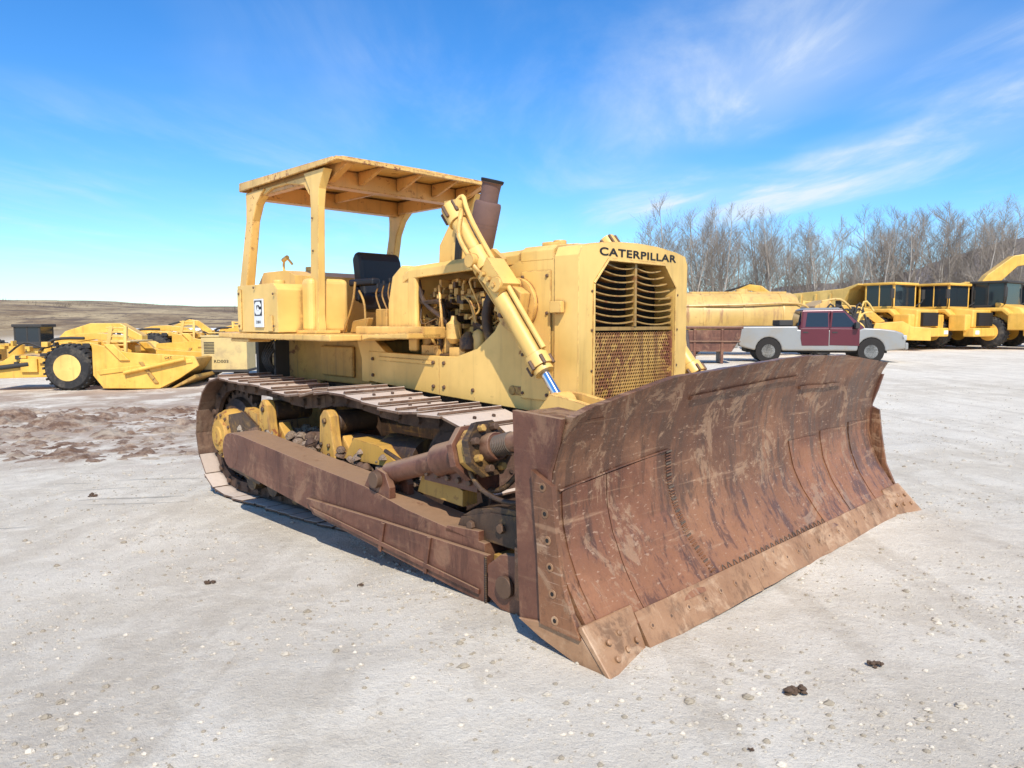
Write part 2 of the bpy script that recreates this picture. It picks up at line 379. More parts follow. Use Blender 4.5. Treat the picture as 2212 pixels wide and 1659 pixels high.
def sideplate(sgn):
    m=MB(); y=2.003*sgn; y2=2.035*sgn
    m.prism([(-.65,1.12),(-.34,1.105),(-.375,.98),(-.42,.85),(-.44,.6),(-.40,.42),(-.33,.28),(-.2,.14),(-.58,.12),(-.60,.13)],1,y,y2,0)
    ya,yb=2.036*sgn,2.065*sgn
    m.prism([(-.50,.86),(-.37,.80),(-.345,.6),(-.30,.35),(-.20,.14),(-.44,.15),(-.46,.5)],1,ya,yb,1)
    for i in range(6):
        z=.79-i*.12; x=-.425+.016*i; m.cyl((x,yb,z),(x,yb+.003*sgn,z),.022,.021,14,2); m.cyl((x,yb+.003*sgn,z),(x,yb+.0045*sgn,z),.011,.010,10,3)
    return m.build("end_plate",[m_maroon,m_blade,m_cut,m_dark],B,.006,2)
sideplate(-1); sideplate(1)
m=MB()
for i in range(3):
    y0=-1.68+i*1.12; y1=y0+1.115
    nn_=14; L=[]
    for j in range(nn_+1):
        y=y0+(y1-y0)*j/nn_; w_=.006*noise.noise(V((y*6,i,0))); zb=max(-.004,.004+.014*noise.noise(V((y*2.5,i,9))))
        L.append([(-.215,y,.15),(-.185+w_,y,.165),(-.085+w_,y,zb+.004),(-.12,y,zb)])
    m.loft(L,0)
    for k in range(7):
        y=y0+.08+k*.16; p=V((-.1375,y,.0915)); d=V((.85,0,.52)).normalized(); m.cyl(p-d*.004,p+d*.0025,.018,.017,12,0); m.cyl(p+d*.0025,p+d*.0035,.008,.008,8,1)
m.build("cutting_edge",[m_cut,m_bolt],B,.004,1)
for sgn in (-1,1):
    m=MB(); a,b=1.685*sgn,2.05*sgn; c=2.06*sgn
    m.hexa([(-.10,a,-.005),(-.13,a,.0),(-.235,a,.185),(-.20,a,.20),(.0,c,-.01),(-.03,c,-.01),(-.235,b,.185),(-.20,b,.20)],0)
    m.prism([(-.60,.125),(-.24,.185),(-.03,-.005),(-.12,-.01),(-.45,.07)],1,2.0*sgn,2.05*sgn,0)
    for k in range(3):
        for j in range(2):
            y=(1.76+k*.10)*sgn; p=V((-.105+.022*k-.05*j,y,.085+.06*j-.006*k)); d=V((.82,0,.5)).normalized(); p=p+d*.002
            m.cyl(p-d*.02,p,.014,.014,10,0)
    m.build("end_bit",[m_cut,m_bolt],B,.005,1)
# --- push arms
def arm(sgn):
    yo,yi=1.76*sgn,1.50*sgn
    m=MB()
    m.loft([[(x,yo,z0),(x,yi,z0),(x,yi,z1),(x,yo,z1)] for x,z0,z1 in ((-4.50,.25,.56),(-4.3,.24,.56),(-3.1,.125,.475),(-2.35,.06,.43),(-1.9,.04,.36),(-1.15,-.01,.30))],0)
    m.cyl((-4.5,yo+.002*sgn,.40),(-4.5,yi,.40),.155,None,24,0)
    m.prism([(-3.10,.225),(-3.0,.12),(-1.10,-.03),(-1.09,.255),(-2.2,.245)],1,yo+.003*sgn,yo+.035*sgn,0)
    m.prism([(-3.02,.175),(-2.94,.14),(-1.15,.02),(-1.15,.05)],1,yo+.036*sgn,yo+.05*sgn,0)
    m.prism([(-2.10,.24),(-2.14,.05),(-2.11,.04),(-2.06,.24)],1,yo+.036*sgn,yo+.048*sgn,0)
    m.prism([(-1.62,.25),(-1.66,.02),(-1.63,.015),(-1.58,.25)],1,yo+.036*sgn,yo+.048*sgn,0)
    for i in range(22): m.cyl((-1.115,yo+.03*sgn,-.02+i*.0125),(-1.09,yo+.045*sgn,-.02+i*.0125),.008,None,6,1)
    m.box(-1.12,-.95,1.56*sgn,1.72*sgn,.02,.24,4)
    m.cyl((-.90,1.50*sgn,.13),(-.90,1.78*sgn,.13),.10,None,20,1)
    m.box(-.97,-.60,1.45*sgn,1.50*sgn,.0,.30,0); m.prism([(-1.05,.05),(-1.05,.22),(-.95,.30),(-.60,.36),(-.60,.0),(-.95,.0)],1,1.78*sgn,1.83*sgn,0)
    m.cyl((-.90,1.835*sgn,.14),(-.90,1.86*sgn,.14),.06,None,16,2); m.cyl((-.74,1.835*sgn,.07),(-.74,1.86*sgn,.07),.04,None,12,2); m.cyl((-.72,1.835*sgn,.24),(-.72,1.855*sgn,.24),.03,None,12,2)
    m.prism([(-1.45,.30),(-1.40,.40),(-1.15,.47),(-.75,.50),(-.70,.30)],1,1.55*sgn,1.72*sgn,1)
    m.prism([(-1.40,.405),(-1.3,.46),(-1.1,.51),(-.92,.52),(-.92,.475)],1,1.56*sgn,1.71*sgn,1)
    m.prism([(-1.50,.30),(-1.48,.34),(-1.2,.36),(-1.2,.30)],1,1.50*sgn,1.76*sgn,0)
    for x,z in ((-1.3,.37),(-1.05,.40),(-.9,.36)): m.bolt((x,1.72*sgn,z),(0,sgn,0),.03,.025,2)
    m.build("push_arm",[m_maroon,m_grease,m_bolt,m_mudy,m_yeld],B,.012,2,label="long maroon rusted push arm")
    m=MB(); yc=1.66*sgn
    for yy in (1.55,1.70):
        m.prism([(-2.42,.36),(-2.08,.34),(-2.08,.46),(-2.13,.55),(-2.22,.57),(-2.31,.52)],1,yy*sgn,(yy+.05)*sgn,1)
    m.cyl((-2.21,1.5*sgn,.50),(-2.21,1.79*sgn,.50),.055,None,18,2)
    a=V((-2.2,yc,.53)); b=V((-.72,yc,.97)); d=(b-a).normalized()
    m.cyl(a,a+d*.72,.07,None,20,1); m.cyl(a+d*.56,a+d*.86,.102,None,22,1)
    m.cyl(a+d*.51,a+d*.57,.07,.102,22,1)
    u=V((0,1,0)); w=d.cross(u)
    for k0,k1,rr,mt in ((.84,.89,.17,1),(.895,.975,.14,0),(.98,1.03,.17,3)):
        l=[[a+d*k+(u*math.cos(q)+w*math.sin(q))*rr for q in [math.radians(z_) for z_ in (22,68,112,158,202,248,292,338)]] for k in (k0,k1)]
        m.loft(l,mt)
    for i in range(8):
        an=2*math.pi*(i+.5)/8; q=a+(u*math.cos(an)+w*math.sin(an))*.125
        m.bolt(q+d*1.03,d,.024,.04,2 if i%2 else 0); m.bolt(q+d*.84,-d,.022,.03,0)
    m.cyl(a+d*1.03,a+d*1.10,.085,.08,18,1)
    for k in range(9): m.cyl(a+d*(1.10+k*.014),a+d*(1.107+k*.014),.062,None,18,5)
    m.cyl(a+d*1.10,a+d*1.56,.056,None,18,1)
    m.box(-.80,-.62,1.58*sgn,1.74*sgn,.85,1.08,1)
    m.box(-1.80,-1.30,1.5*sgn,1.68*sgn,.55,.66,1)
    m.box(-1.66,-1.38,1.5*sgn,1.72*sgn,.66,.75,0)
    for k in range(5): m.bolt((-1.76+k*.1,1.68*sgn,.60),(0,sgn,0),.02,.02,2)
    m.prism([(-1.95,.44),(-1.9,.56),(-1.7,.58),(-1.5,.52),(-1.5,.42)],1,1.50*sgn,1.62*sgn,0)
    m.tube([(-1.5,1.6*sgn,.62),(-1.3,1.58*sgn,.55),(-1.15,1.55*sgn,.62),(-.95,1.5*sgn,.9)],.018,8,3)
    m.tube([(-1.7,1.55*sgn,.62),(-1.9,1.5*sgn,.58),(-2.1,1.45*sgn,.5),(-2.6,1.42*sgn,.6)],.016,8,3)
    m.tube([(-1.35,1.72*sgn,.72),(-1.2,1.74*sgn,.60),(-1.0,1.70*sgn,.55),(-.8,1.6*sgn,.6)],.015,8,3)
    m.build("blade_brace",[m_yeld,m_maroon,m_bolt,m_grease,m_chain,m_steel],B,.008,2,label="maroon blade brace with bolted greasy collar")
arm(-1); arm(1)
# --- tracks
def track_path():
    P=[]
    c1=V((-5.68,.35)); R=.60; c2=V((-2.02,.40)); r2=.485
    for i in range(25):
        a=math.radians(88+ (184)*i/24); P.append(V((c1.x+R*math.cos(a),c1.y+R*math.sin(a))))
    for i in range(1,12): tt=i/12; P.append(V((-5.68+3.66*tt,-.255+.17*tt)))
    for i in range(21):
        a=math.radians(-92+180*i/20); P.append(V((c2.x+r2*math.cos(a),c2.y+r2*math.sin(a))))
    top=[(-2.3,.885),(-2.6,.87),(-3.0,.915),(-3.35,.955),(-3.6,.95),(-3.9,.90),(-4.2,.875),(-4.55,.905),(-4.8,.94),(-5.05,.925),(-5.35,.93)]
    P+=[V(p) for p in top]
    return P
def resample(P,n):
    P=P+[P[0]]; L=[0]
    for i in range(1,len(P)): L.append(L[-1]+(P[i]-P[i-1]).length)
    out=[];k=0
    for i in range(n):
        s=L[-1]*i/n
        while L[k+1]<s: k+=1
        tt=(s-L[k])/(L[k+1]-L[k]); out.append(P[k].lerp(P[k+1],tt))
    return out,L[-1]
NSH=44
shp,LEN=resample(track_path(),NSH)
def track(sgn):
    m=MB(); mc=MB(); yo,yi=1.375*sgn,.78*sgn; w=LEN/NSH
    for i in range(NSH):
        p=shp[i]; q=shp[(i+1)%NSH]; d=(q-p).normalized(); n=V((d.y,-d.x))
        mid=(p+q)/2
        if n.dot(mid-V((min(max(mid.x,-5.68),-2.02),.35)))<0: n=-n
        def P3(a,b,y): r=mid+d*a+n*b; return (r.x,y,r.y)
        jt=random.uniform(-.016,.016)*sgn; jn=random.uniform(-.003,.003); tl=.004+random.uniform(-.004,.004)
        def bx(M,a0,a1,b0,b1,y0,y1,mat=0):
            M.hexa([P3(a0,b0+tl,y0),P3(a1,b0-tl,y0),P3(a1,b0-tl,y1),P3(a0,b0+tl,y1),P3(a0,b1+tl,y0),P3(a1,b1-tl,y0),P3(a1,b1-tl,y1),P3(a0,b1+tl,y1)],mat)
        bx(m,-w*.5-.004,w*.5+.006,.0+jn,.022+jn,yo+jt,yi+jt)
        a0,a1=-w*.5+.0,-w*.5+.030
        y0,y1=yo+jt-.006*sgn,yi+jt+.006*sgn; b0=.0225+jn; b1=.046+jn
        m.hexa([P3(a0,b0+tl,y0),P3(a1+.006,b0+tl,y0),P3(a1+.006,b0+tl,y1),P3(a0,b0+tl,y1),P3(a0+.004,b1+tl,y0),P3(a1-.010,b1+tl,y0),P3(a1-.010,b1+tl,y1),P3(a0+.004,b1+tl,y1)])
        for yy in (.98,1.16): mc.bolt(P3(.02,.024,yy*sgn),(n.x,0,n.y),.014,.012)
        for yy in (.96,1.15):
            bx(mc,-w*.55,w*.48,-.115,-.009,yy*sgn,(yy+.045)*sgn)
        c=mid-n*.06; mc.cyl((c.x+d.x*w*.45,.93*sgn,c.y+d.y*w*.45),(c.x+d.x*w*.45,1.22*sgn,c.y+d.y*w*.45),.032,None,8)
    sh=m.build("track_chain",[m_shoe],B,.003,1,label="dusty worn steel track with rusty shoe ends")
    mc.build("track_link",[m_chain],sh)
    m=MB(); c=V((-5.68,0,.35)); nT=25; pts=[]
    for i in range(nT*4):
        a=2*math.pi*i/(nT*4); r=.50 if i%4 in (0,1) else .435; pts.append((c.x+r*math.cos(a),c.z+r*math.sin(a)))
    m.prism(pts,1,1.02*sgn,1.12*sgn,0)
    m.lathe((c.x,1.12*sgn,c.z),(0,sgn,0),[(0,.40),(.05,.38),(.09,.30),(.12,.28)],32,1)
    m.build("sprocket",[m_chain,m_grease],B)
    m=MB(); m.lathe((c.x+.05,1.2*sgn,c.z+.02),(0,sgn,0),[(0,.27),(.10,.26),(.13,.24),(.16,.235),(.165,.17),(.20,.16),(.205,.10),(.22,.09)],32,0)
    for i in range(12):
        a=2*math.pi*i/12; m.bolt((c.x+.05+.205*math.cos(a),1.36*sgn,c.z+.02+.205*math.sin(a)),(0,sgn,0),.018,.018,1)
    m.build("final_drive_hub",[m_mudy,m_bolt],B,.004)
    m=MB(); m.lathe((-2.02,.93*sgn,.40),(0,sgn,0),[(0,.36),(0.0,.38),(.06,.38),(.06,.44),(.24,.44),(.24,.38),(.30,.38),(.30,.12),(.34,.11),(.34,.05)],32,0)
    m.box(-2.35,-1.85,.86*sgn,.92*sgn,.26,.50,0); m.box(-2.5,-1.9,1.24*sgn,1.32*sgn,.28,.48,0)
    m.build("idler_wheel",[m_chain],B)
    m=MB()
    m.loft([[(x,.88*sgn,z0),(x,1.30*sgn,z0),(x,1.30*sgn,z1),(x,.88*sgn,z1)] for x,z0,z1 in ((-5.35,.02,.36),(-4.6,-.02,.40),(-3.2,.03,.44),(-2.35,.10,.46))],0)
    m.prism([(-5.5,.05),(-4.8,-.02),(-4.5,.42),(-5.1,.66),(-5.45,.60)],1,1.31*sgn,1.36*sgn,0)
    m.prism([(-5.3,.40),(-5.1,.70),(-4.85,.66),(-4.8,.40)],1,1.12*sgn,1.34*sgn,1)
    m.cyl((-4.1,1.1*sgn,.46),(-2.9,1.1*sgn,.50),.12,None,20,2)
    m.cyl((-2.95,1.1*sgn,.50),(-2.5,1.1*sgn,.50),.16,.16,20,0)
    m.prism([(-3.3,.44),(-3.15,.62),(-2.8,.60),(-2.5,.46)],1,1.18*sgn,1.34*sgn,1)
    for i in range(7):
        x=-5.1+i*.44; m.cyl((x,.9*sgn,-.02+.03*(i/6)),(x,1.3*sgn,-.02+.03*(i/6)),.11,None,18,0)
    for i in range(420):
        x=random.uniform(-5.2,-2.2); y=random.uniform(.95,1.40)*sgn; r=random.uniform(.012,.065); z=.40+random.uniform(0,.14)
        m.lathe((x,y,z-.03),(random.uniform(-.5,.5),random.uniform(-.5,.5),1),[(0,r),(r*.4,r*.9),(r*.8,r*.45),(r*.9,.01)],7,random.choice((2,3,3)))
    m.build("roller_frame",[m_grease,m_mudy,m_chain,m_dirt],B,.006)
    for x in (-4.67,-3.55):
        m=MB()
        m.prism([(x-.15,.36),(x+.16,.36),(x+.10,.60),(x+.075,.76),(x+.03,.81),(x-.03,.81),(x-.085,.75),(x-.10,.55)],1,1.27*sgn,1.36*sgn,0)
        m.prism([(x+.05,.40),(x+.3,.40),(x+.1,.60)],1,1.15*sgn,1.26*sgn,0)
        m.cyl((x,.90*sgn,.70),(x,1.27*sgn,.70),.10,None,18,1)
        for z in (.44,.52): m.bolt((x-.06,1.36*sgn,z),(0,sgn,0),.022,.02,1); m.bolt((x+.06,1.36*sgn,z),(0,sgn,0),.022,.02,1)
        m.bolt((x,1.36*sgn,.72),(0,sgn,0),.03,.02,1)
        m.build("carrier_roller_bracket",[m_mudy,m_grease],B,.01,2)
track(-1); track(1)
# --- chassis
m=MB()
m.box(-5.9,-1.75,-.50,.50,.30,.93,0)
m.box(-6.1,-5.0,-.57,.57,.35,1.30,1)
m.prism([(-5.95,.93),(-3.95,.93),(-3.95,1.36),(-5.95,1.36)],1,-.58,.58,1)
m.prism([(-4.9,1.0),(-4.3,1.0),(-4.3,1.30),(-4.9,1.30)],1,-.62,-.581,1)
m.box(-4.4,-4.0,-.75,.75,.35,.75,0)
m.box(-2.1,-1.5,-.52,.52,.45,.93,0)
m.build("chassis",[m_grease,m_yeld],B,.015,2)
m=MB()
for i in range(5): m.tube([(-5.9+.09*i,-.66,1.36),(-5.87+.08*i,-.78-.02*i,1.15),(-5.85+.07*i,-.70,.96)],.013,6,0)
m.box(-5.98,-5.92,-.80,-.64,.95,1.34,0); m.box(-5.56,-5.52,-.80,-.64,.95,1.34,0)
m.build("hydraulic_hose",[m_bdark],B)
for sgn in (-1,1):
    m=MB(); y0,y1=.60*sgn,.645*sgn
    m.prism([(-3.97,1.27),(-2.93,1.255),(-2.93,.93),(-3.97,.99)],1,y0,y1,0)
    m.prism([(-2.925,1.255),(-2.70,1.26),(-2.45,1.33),(-2.25,1.47),(-2.14,1.62),(-1.63,1.62),(-1.63,.88),(-2.925,.93)],1,y0,y1+.004*sgn,0)
    m.prism([(-3.85,1.265),(-3.7,1.265),(-3.95,1.42),(-4.2,1.42),(-4.1,1.2),(-4.1,.98),(-3.98,.98)],1,y0-.05*sgn,y1-.004*sgn,0)
    m.prism([(-3.80,1.19),(-3.02,1.18),(-3.02,1.215),(-3.80,1.225)],1,y1,y1+.012*sgn,0)
    for x,z in ((-3.9,1.2),(-3.9,1.05),(-3.0,1.2),(-3.0,1.0),(-2.86,1.2),(-2.86,1.0),(-2.5,1.0),(-1.75,1.0)): m.bolt((x,y1,z),(0,sgn,0),.018,.018,1)
    m.cyl((-2.05,y1+.004*sgn,1.03),(-2.05,y1+.02*sgn,1.03),.035,None,14,2); m.cyl((-1.95,y1+.004*sgn,1.03),(-1.95,y1+.02*sgn,1.03),.035,None,14,2); m.box(-2.05,-1.95,y1+.004*sgn,y1+.014*sgn,1.0,1.06,2)
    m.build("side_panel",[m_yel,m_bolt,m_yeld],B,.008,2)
    m=MB()
    m.prism([(-2.12,1.62),(-2.12,1.93),(-1.98,1.98),(-1.63,2.02),(-1.63,1.62)],1,.62*sgn,.658*sgn,0)
    m.box(-1.95,-1.66,.659*sgn,.668*sgn,.98,1.90,0)
    for z in (1.02,1.3,1.6,1.86):
        for x in (-1.93,-1.69): m.bolt((x,.668*sgn,z),(0,sgn,0),.014,.012,1)
    m.cyl((-1.98,.66*sgn,1.66),(-1.98,.70*sgn,1.66),.20,None,30,2)
    m.prism([(-2.1,1.62),(-1.86,1.55),(-1.82,1.74),(-2.02,1.86)],1,.70*sgn,.80*sgn,2)
    m.cyl((-1.96,.70*sgn,1.80),(-1.96,.92*sgn,1.80),.055,None,18,2)
    m.box(-1.62,-1.52,.675*sgn,.72*sgn,1.60,1.68,2)
    for a in range(4): m.bolt((-1.98+.15*math.cos(a*1.57+.5),.70*sgn,1.66+.15*math.sin(a*1.57+.5)),(0,sgn,0),.024,.03,1)
    m.build("guard_side_plate",[m_yel,m_bolt,m_yel2],B,.008,2)
# nose
m=MB()
pts=[(-.67,.86),(-.67,1.99),(-.635,2.055),(-.5,2.08),(-.25,2.105),(0,2.112),(.25,2.105),(.5,2.08),(.635,2.055),(.67,1.99),(.67,.86),(.50,.86),(.50,1.80),(.345,1.965),(-.345,1.965),(-.50,1.80),(-.50,.86)]
m.prism(pts,0,-1.62,-1.40,0)
m.prism([(-.50,1.80),(-.345,1.965),(.345,1.965),(.50,1.80),(.515,1.81),(.35,1.985),(-.35,1.985),(-.515,1.81)],0,-1.3995,-1.392,0)
for y in (-.507,.507): m.box(-1.3995,-1.392,y-.01,y+.01,.88,1.80,0)
for s in (-1,1):
    for z in (1.2,1.48,1.75): m.bolt((-1.40,.53*s,z),(1,0,0),.010,.008,1)
m.build("radiator_guard",[m_yel,m_bolt],B,.022,4)
m=MB()
m.box(-1.62,-1.59,-.499,.499,.86,1.95,2)
m.box(-1.47,-1.425,-.498,.498,1.478,1.503,0)
m.box(-1.50,-1.418,-.010,.016,1.506,1.963,0)
for side in (-1,1):
    for k in range(9):
        z=1.525+k*.049
        y0=.02*side+.003
        L=[]
        ym=(.488 if z<1.74 else .488-(z+.03-1.76)*.85)*side
        for i in range(11):
            tt=i/10; y=y0+(ym-y0)*tt; zz=z+.022*(2*abs(tt-.5))**2-.004+ (.014*tt if side<0 else -.004*tt)
            zz=min(zz,1.945)
            L.append([(-1.52,y,zz+.002),(-1.424,y,zz+.005),(-1.420,y,zz+.002),(-1.420,y,zz-.005),(-1.424,y,zz-.006),(-1.52,y,zz-.002)])
        m.loft(L,0)
m.build("grille_louvre",[m_louv,m_bolt,m_dark],B)
m=MB(); r=.0165
hx=r*math.sqrt(3); row=0; z=.88
while z<1.468:
    y=-.49+(hx/2 if row%2 else 0)
    while y<.49:
        o=[(-1.43,y+r*math.sin(math.radians(60*k)),z+r*math.cos(math.radians(60*k))) for k in range(6)]
        i_=[(-1.43,y+r*.68*math.sin(math.radians(60*k)),z+r*.68*math.cos(math.radians(60*k))) for k in range(6)]
        b_=[(-1.438,p[1],p[2]) for p in i_]
        m.add(o+i_+b_,[(k,(k+1)%6,6+(k+1)%6,6+k) for k in range(6)]+[(6+k,6+(k+1)%6,12+(k+1)%6,12+k) for k in range(6)],0)
        y+=hx
    z+=1.5*r; row+=1
m.box(-1.445,-1.42,-.499,-.478,.87,1.47,0); m.box(-1.445,-1.42,.478,.499,.87,1.47,0)
m.box(-1.57,-1.56,-.49,.49,.87,1.47,1)
m.build("perforated_grille",[m_mesh,m_dark],B)
text("CATERPILLAR","lettering",(-1.3985,-.45,2.0),(0,1,0),(0,0,1),.95,m_ink,B,height=.056,fat=.018)
# hood
def hs(x,w,z,t=.0):
    return [(x,-w,z-.12),(x,-w,z-.05),(x,-w*.93,z-.012),(x,-w*.6,z+.012),(x,0,z+.02),(x,w*.6,z+.012),(x,w*.93,z-.012),(x,w,z-.05),(x,w,z-.12),(x,w-.03,z-.12),(x,0,z-.03),(x,-w+.03,z-.12)]
m=MB(); m.loft([hs(-3.52,.58,2.0),hs(-3.4,.6,2.035),(hs(-2.6,.61,2.065)),hs(-2.02,.62,2.08),hs(-2.0,.63,2.085)],0)
m.loft([hs(-1.96,.66,2.09),hs(-1.64,.66,2.09)],0)
m.cyl((-1.9,-.3,2.09),(-1.9,-.3,2.15),.05,None,16,0); m.box(-1.9,-1.8,-.5,-.4,2.09,2.12,0)
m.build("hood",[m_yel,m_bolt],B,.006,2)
m=MB()
m.prism([(-3.75,1.40),(-3.75,1.7),(-3.68,1.95),(-3.54,2.04),(-3.42,2.03),(-3.42,1.40)],1,-.58,.58,0)
m.prism([(-3.76,1.80),(-3.80,1.83),(-3.70,2.0),(-3.66,1.98)],1,-.4,.4,1)
m.box(-3.42,-3.30,-.60,-.55,1.28,1.95,0); m.box(-3.42,-3.30,.55,.60,1.28,1.95,0)
m.build("dash_cowl",[m_yel,m_dark],B,.03,3)
# engine
m=MB()
m.box(-3.30,-2.2,-.26,.26,1.05,1.62,1); m.box(-3.28,-2.3,-.30,.30,1.62,1.70,0)
for i in range(3): m.box(-3.2+i*.32,-2.94+i*.32,-.20,.20,1.70,1.86,0)
m.box(-2.2,-2.12,-.5,.5,1.0,2.0,1)
m.box(-3.40,-2.2,-.59,-.40,1.02,1.24,0)
m.tube([(-3.3,-.36,1.72),(-2.9,-.40,1.74),(-2.5,-.38,1.72),(-2.3,-.42,1.6)],.05,12,2)
for i in range(6): m.tube([(-3.2+i*.17,-.26,1.66),(-3.2+i*.17,-.33,1.70),(-3.2+i*.17,-.38,1.72)],.028,8,0)
for x in (-3.28,-3.0,-2.62): m.lathe((x,-.47,1.26),(0,0,1),[(0,.05),(.02,.062),(.17,.062),(.20,.05),(.22,.02)],16,2)
m.lathe((-2.86,-.54,1.36),(0,0,1),[(0,.03),(.04,.065),(.16,.065),(.19,.03),(.23,.02)],16,2)
m.lathe((-2.70,-.52,1.30),(0,0,1),[(0,.05),(.02,.075),(.10,.075),(.13,.05),(.16,.02)],16,1)
m.box(-3.25,-3.02,-.58,-.42,1.25,1.34,2); m.box(-2.9,-2.7,-.56,-.4,1.25,1.33,2); m.box(-3.35,-2.25,-.44,-.36,1.42,1.50,2)
rs=random.Random(3)
for i in range(46):
    x=rs.uniform(-3.3,-2.3); z=rs.uniform(1.25,1.6); y=rs.uniform(-.5,-.32)
    P=[(x,y,z)]
    for k in range(3): x=min(-2.25,max(-3.33,x+rs.uniform(-.25,.25))); z=min(1.9,max(1.2,z+rs.uniform(-.1,.22))); y=min(-.28,max(-.56,y+rs.uniform(-.08,.08))); P.append((x,y,z))
    m.tube(P,rs.choice((.007,.010,.014,.022)),6,rs.choice((0,2,1,1)))
for i in range(130):
    x=rs.uniform(-3.3,-2.3); z=rs.uniform(1.22,1.85); w=rs.uniform(.015,.05); m.box(x,x+w,-.42-rs.uniform(0,.1),-.27,z,z+rs.uniform(.02,.07),rs.choice((0,1,2,0)))
m.cyl((-2.2,-.25,1.5),(-2.26,-.25,1.5),.16,None,20,1); m.cyl((-2.2,-.3,1.25),(-2.26,-.3,1.25),.10,None,20,1)
m.tube([(-2.35,-.5,1.9),(-2.45,-.55,1.6),(-2.42,-.5,1.3)],.04,10,1)
m.tube([(-3.05,-.5,1.35),(-3.0,-.56,1.6),(-3.1,-.5,1.85)],.012,6,2)
m.build("engine",[m_yeld,m_grease,m_yel2],B,.004,1,label="grimy exposed engine with pipes and filters")
m=MB(); a=V((-3.06,-.10,2.08)); d=V((.29,0,.957)).normalized()
m.lathe(a,d,[(-.02,.06),(.12,.06),(.12,.105),(.14,.118),(.49,.118),(.515,.11),(.52,.082),(.60,.080),(.67,.084),(.68,.096),(.70,.097),(.70,.083),(.62,.06)],32,0)
m.cyl(a+d*.30,a+d*.305,.1195,None,32,0); m.cyl(a+d*.33,a+d*.335,.1195,None,32,0)
m.build("exhaust_stack",[m_exh],B,label="tilted dark brown muffler and exhaust stack")
m=MB(); m.lathe(a+d*.685,d,[(0,.0985),(.02,.101),(.024,.094),(.024,.07),(.016,.065)],24,0); m.build("exhaust_cap",[m_dark],B)
m=MB()
m.prism([(-3.35,2.05),(-3.18,2.05),(-3.02,2.38),(-3.06,2.46),(-3.16,2.44),(-3.34,2.22)],1,-.30,-.22,0)
m.prism([(-3.1,2.03),(-2.98,2.03),(-2.98,2.22),(-3.1,2.22)],1,-.36,-.18,0)
for i in range(4): m.tube([(-3.08+i*.03,-.34,2.42-i*.02),(-2.98+i*.03,-.40,2.38),(-2.96+i*.02,-.42,2.22),(-3.0+i*.02,-.40,2.05)],.013,6,1)
m.cyl((-3.06,-.36,2.43),(-3.0,-.36,2.45),.022,None,10,2)
m.build("valve_bracket",[m_yel,m_black,m_blue],B,.01,2)
def lift(sgn):
    m=MB(); y=-.83 if sgn<0 else .97
    top=V((-2.50,y,2.36)) if sgn<0 else V((-2.42,y,2.25)); bot=V((-1.40,y,1.0)); d=(bot-top).normalized()
    bl_=1.45 if sgn<0 else 1.48
    n=V((0,1,0)).cross(d)
    m.cyl(top,top+d*bl_,.066,None,24,0)
    m.cyl(top-d*.06,top+d*.10,.082,None,24,0)
    m.cyl(top+d*.40,top+d*.58,.09,None,24,0)
    m.cyl(top+d*.49+V((0,-.13*1,0)),top+d*.49+V((0,.13,0)),.05,None,18,1)
    m.cyl(top+d*(bl_-.09),top+d*(bl_+.01),.085,None,24,0); m.cyl(top+d*(bl_+.01),top+d*(bl_+.05),.07,None,20,0)
    for i in range(6):
        a_=i*math.pi/3; q=top+(V((0,1,0))*math.cos(a_)+n*math.sin(a_))*.088; m.bolt(q+d*(bl_-.05),d,.014,.07,2); m.bolt(q+d*-.05,d,.014,.1,2)
    if sgn<0: m.tube([top+V((0,0,.06)),top+V((.06,-.03*sgn,.12)),top+V((.12,-.02*sgn,.02)),top+d*.3+n*-.10,top+d*.9+n*-.095,top+d*1.36+n*-.095],.02,8,0)
    m.tube([top+d*.05+n*-.07,top+V((.14,.06*sgn,-.05)),top+d*.25+V((0,.09*sgn,0)),top+d*.45+V((0,.10*sgn,0))],.018,8,1)
    m.tube([top+d*.5+V((0,.11*sgn,0)),top+d*.62+V((-.02,.08*sgn,.02)),top+d*.62+V((.02,-.05*sgn,-.05)),V((-2.0,.70*sgn,1.6))],.016,8,1)
    m.tube([top+d*.15+n*.08,top+d*.5+n*.10,top+d*.9+n*.075],.012,6,0)
    if sgn<0: m.box(-2.56,-2.42,y-.05,y+.05,2.37,2.45,0)
    c=top+d*.49
    m.prism([(c.x-.12,c.z-.10),(c.x+.09,c.z-.12),(c.x+.13,c.z+.02),(c.x+.02,c.z+.10),(c.x-.10,c.z+.06)],1,.70*sgn,.745*sgn,1)
    m.prism([(c.x+.03,c.z-.12),(c.x+.24,c.z-.26),(c.x+.30,c.z-.17),(c.x+.13,c.z+.02)],1,.73*sgn,.90*sgn,0)
    for k in range(3): m.bolt((c.x+.10+.06*k,.90*sgn,c.z-.10-.04*k),(0,sgn,0),.02,.03,1)
    o=m.build("lift_cylinder",[m_yel,m_yel2,m_bolt],B,.006,2,label="yellow hydraulic lift cylinder sloping down to blade")
    m=MB(); m.cyl(top+d*(bl_+.05),bot,.034,None,18,0); m.build("piston_rod",[m_chrome],o)
    m=MB(); m.lathe((bot.x,y-.07,bot.z),(0,1,0),[(0,.06),(.0,.075),(.14,.075),(.14,.05)],20,0)
    m.prism([(-1.52,.93),(-1.40,1.07),(-1.28,1.06),(-.62,.95),(-.62,.75)],1,y-.13,y-.09,0); m.prism([(-1.52,.93),(-1.40,1.07),(-1.28,1.06),(-.62,.95),(-.62,.75)],1,y+.09,y+.13,0)
    m.build("lift_cylinder_lug",[m_yel2],B,.006)
lift(-1); lift(1)
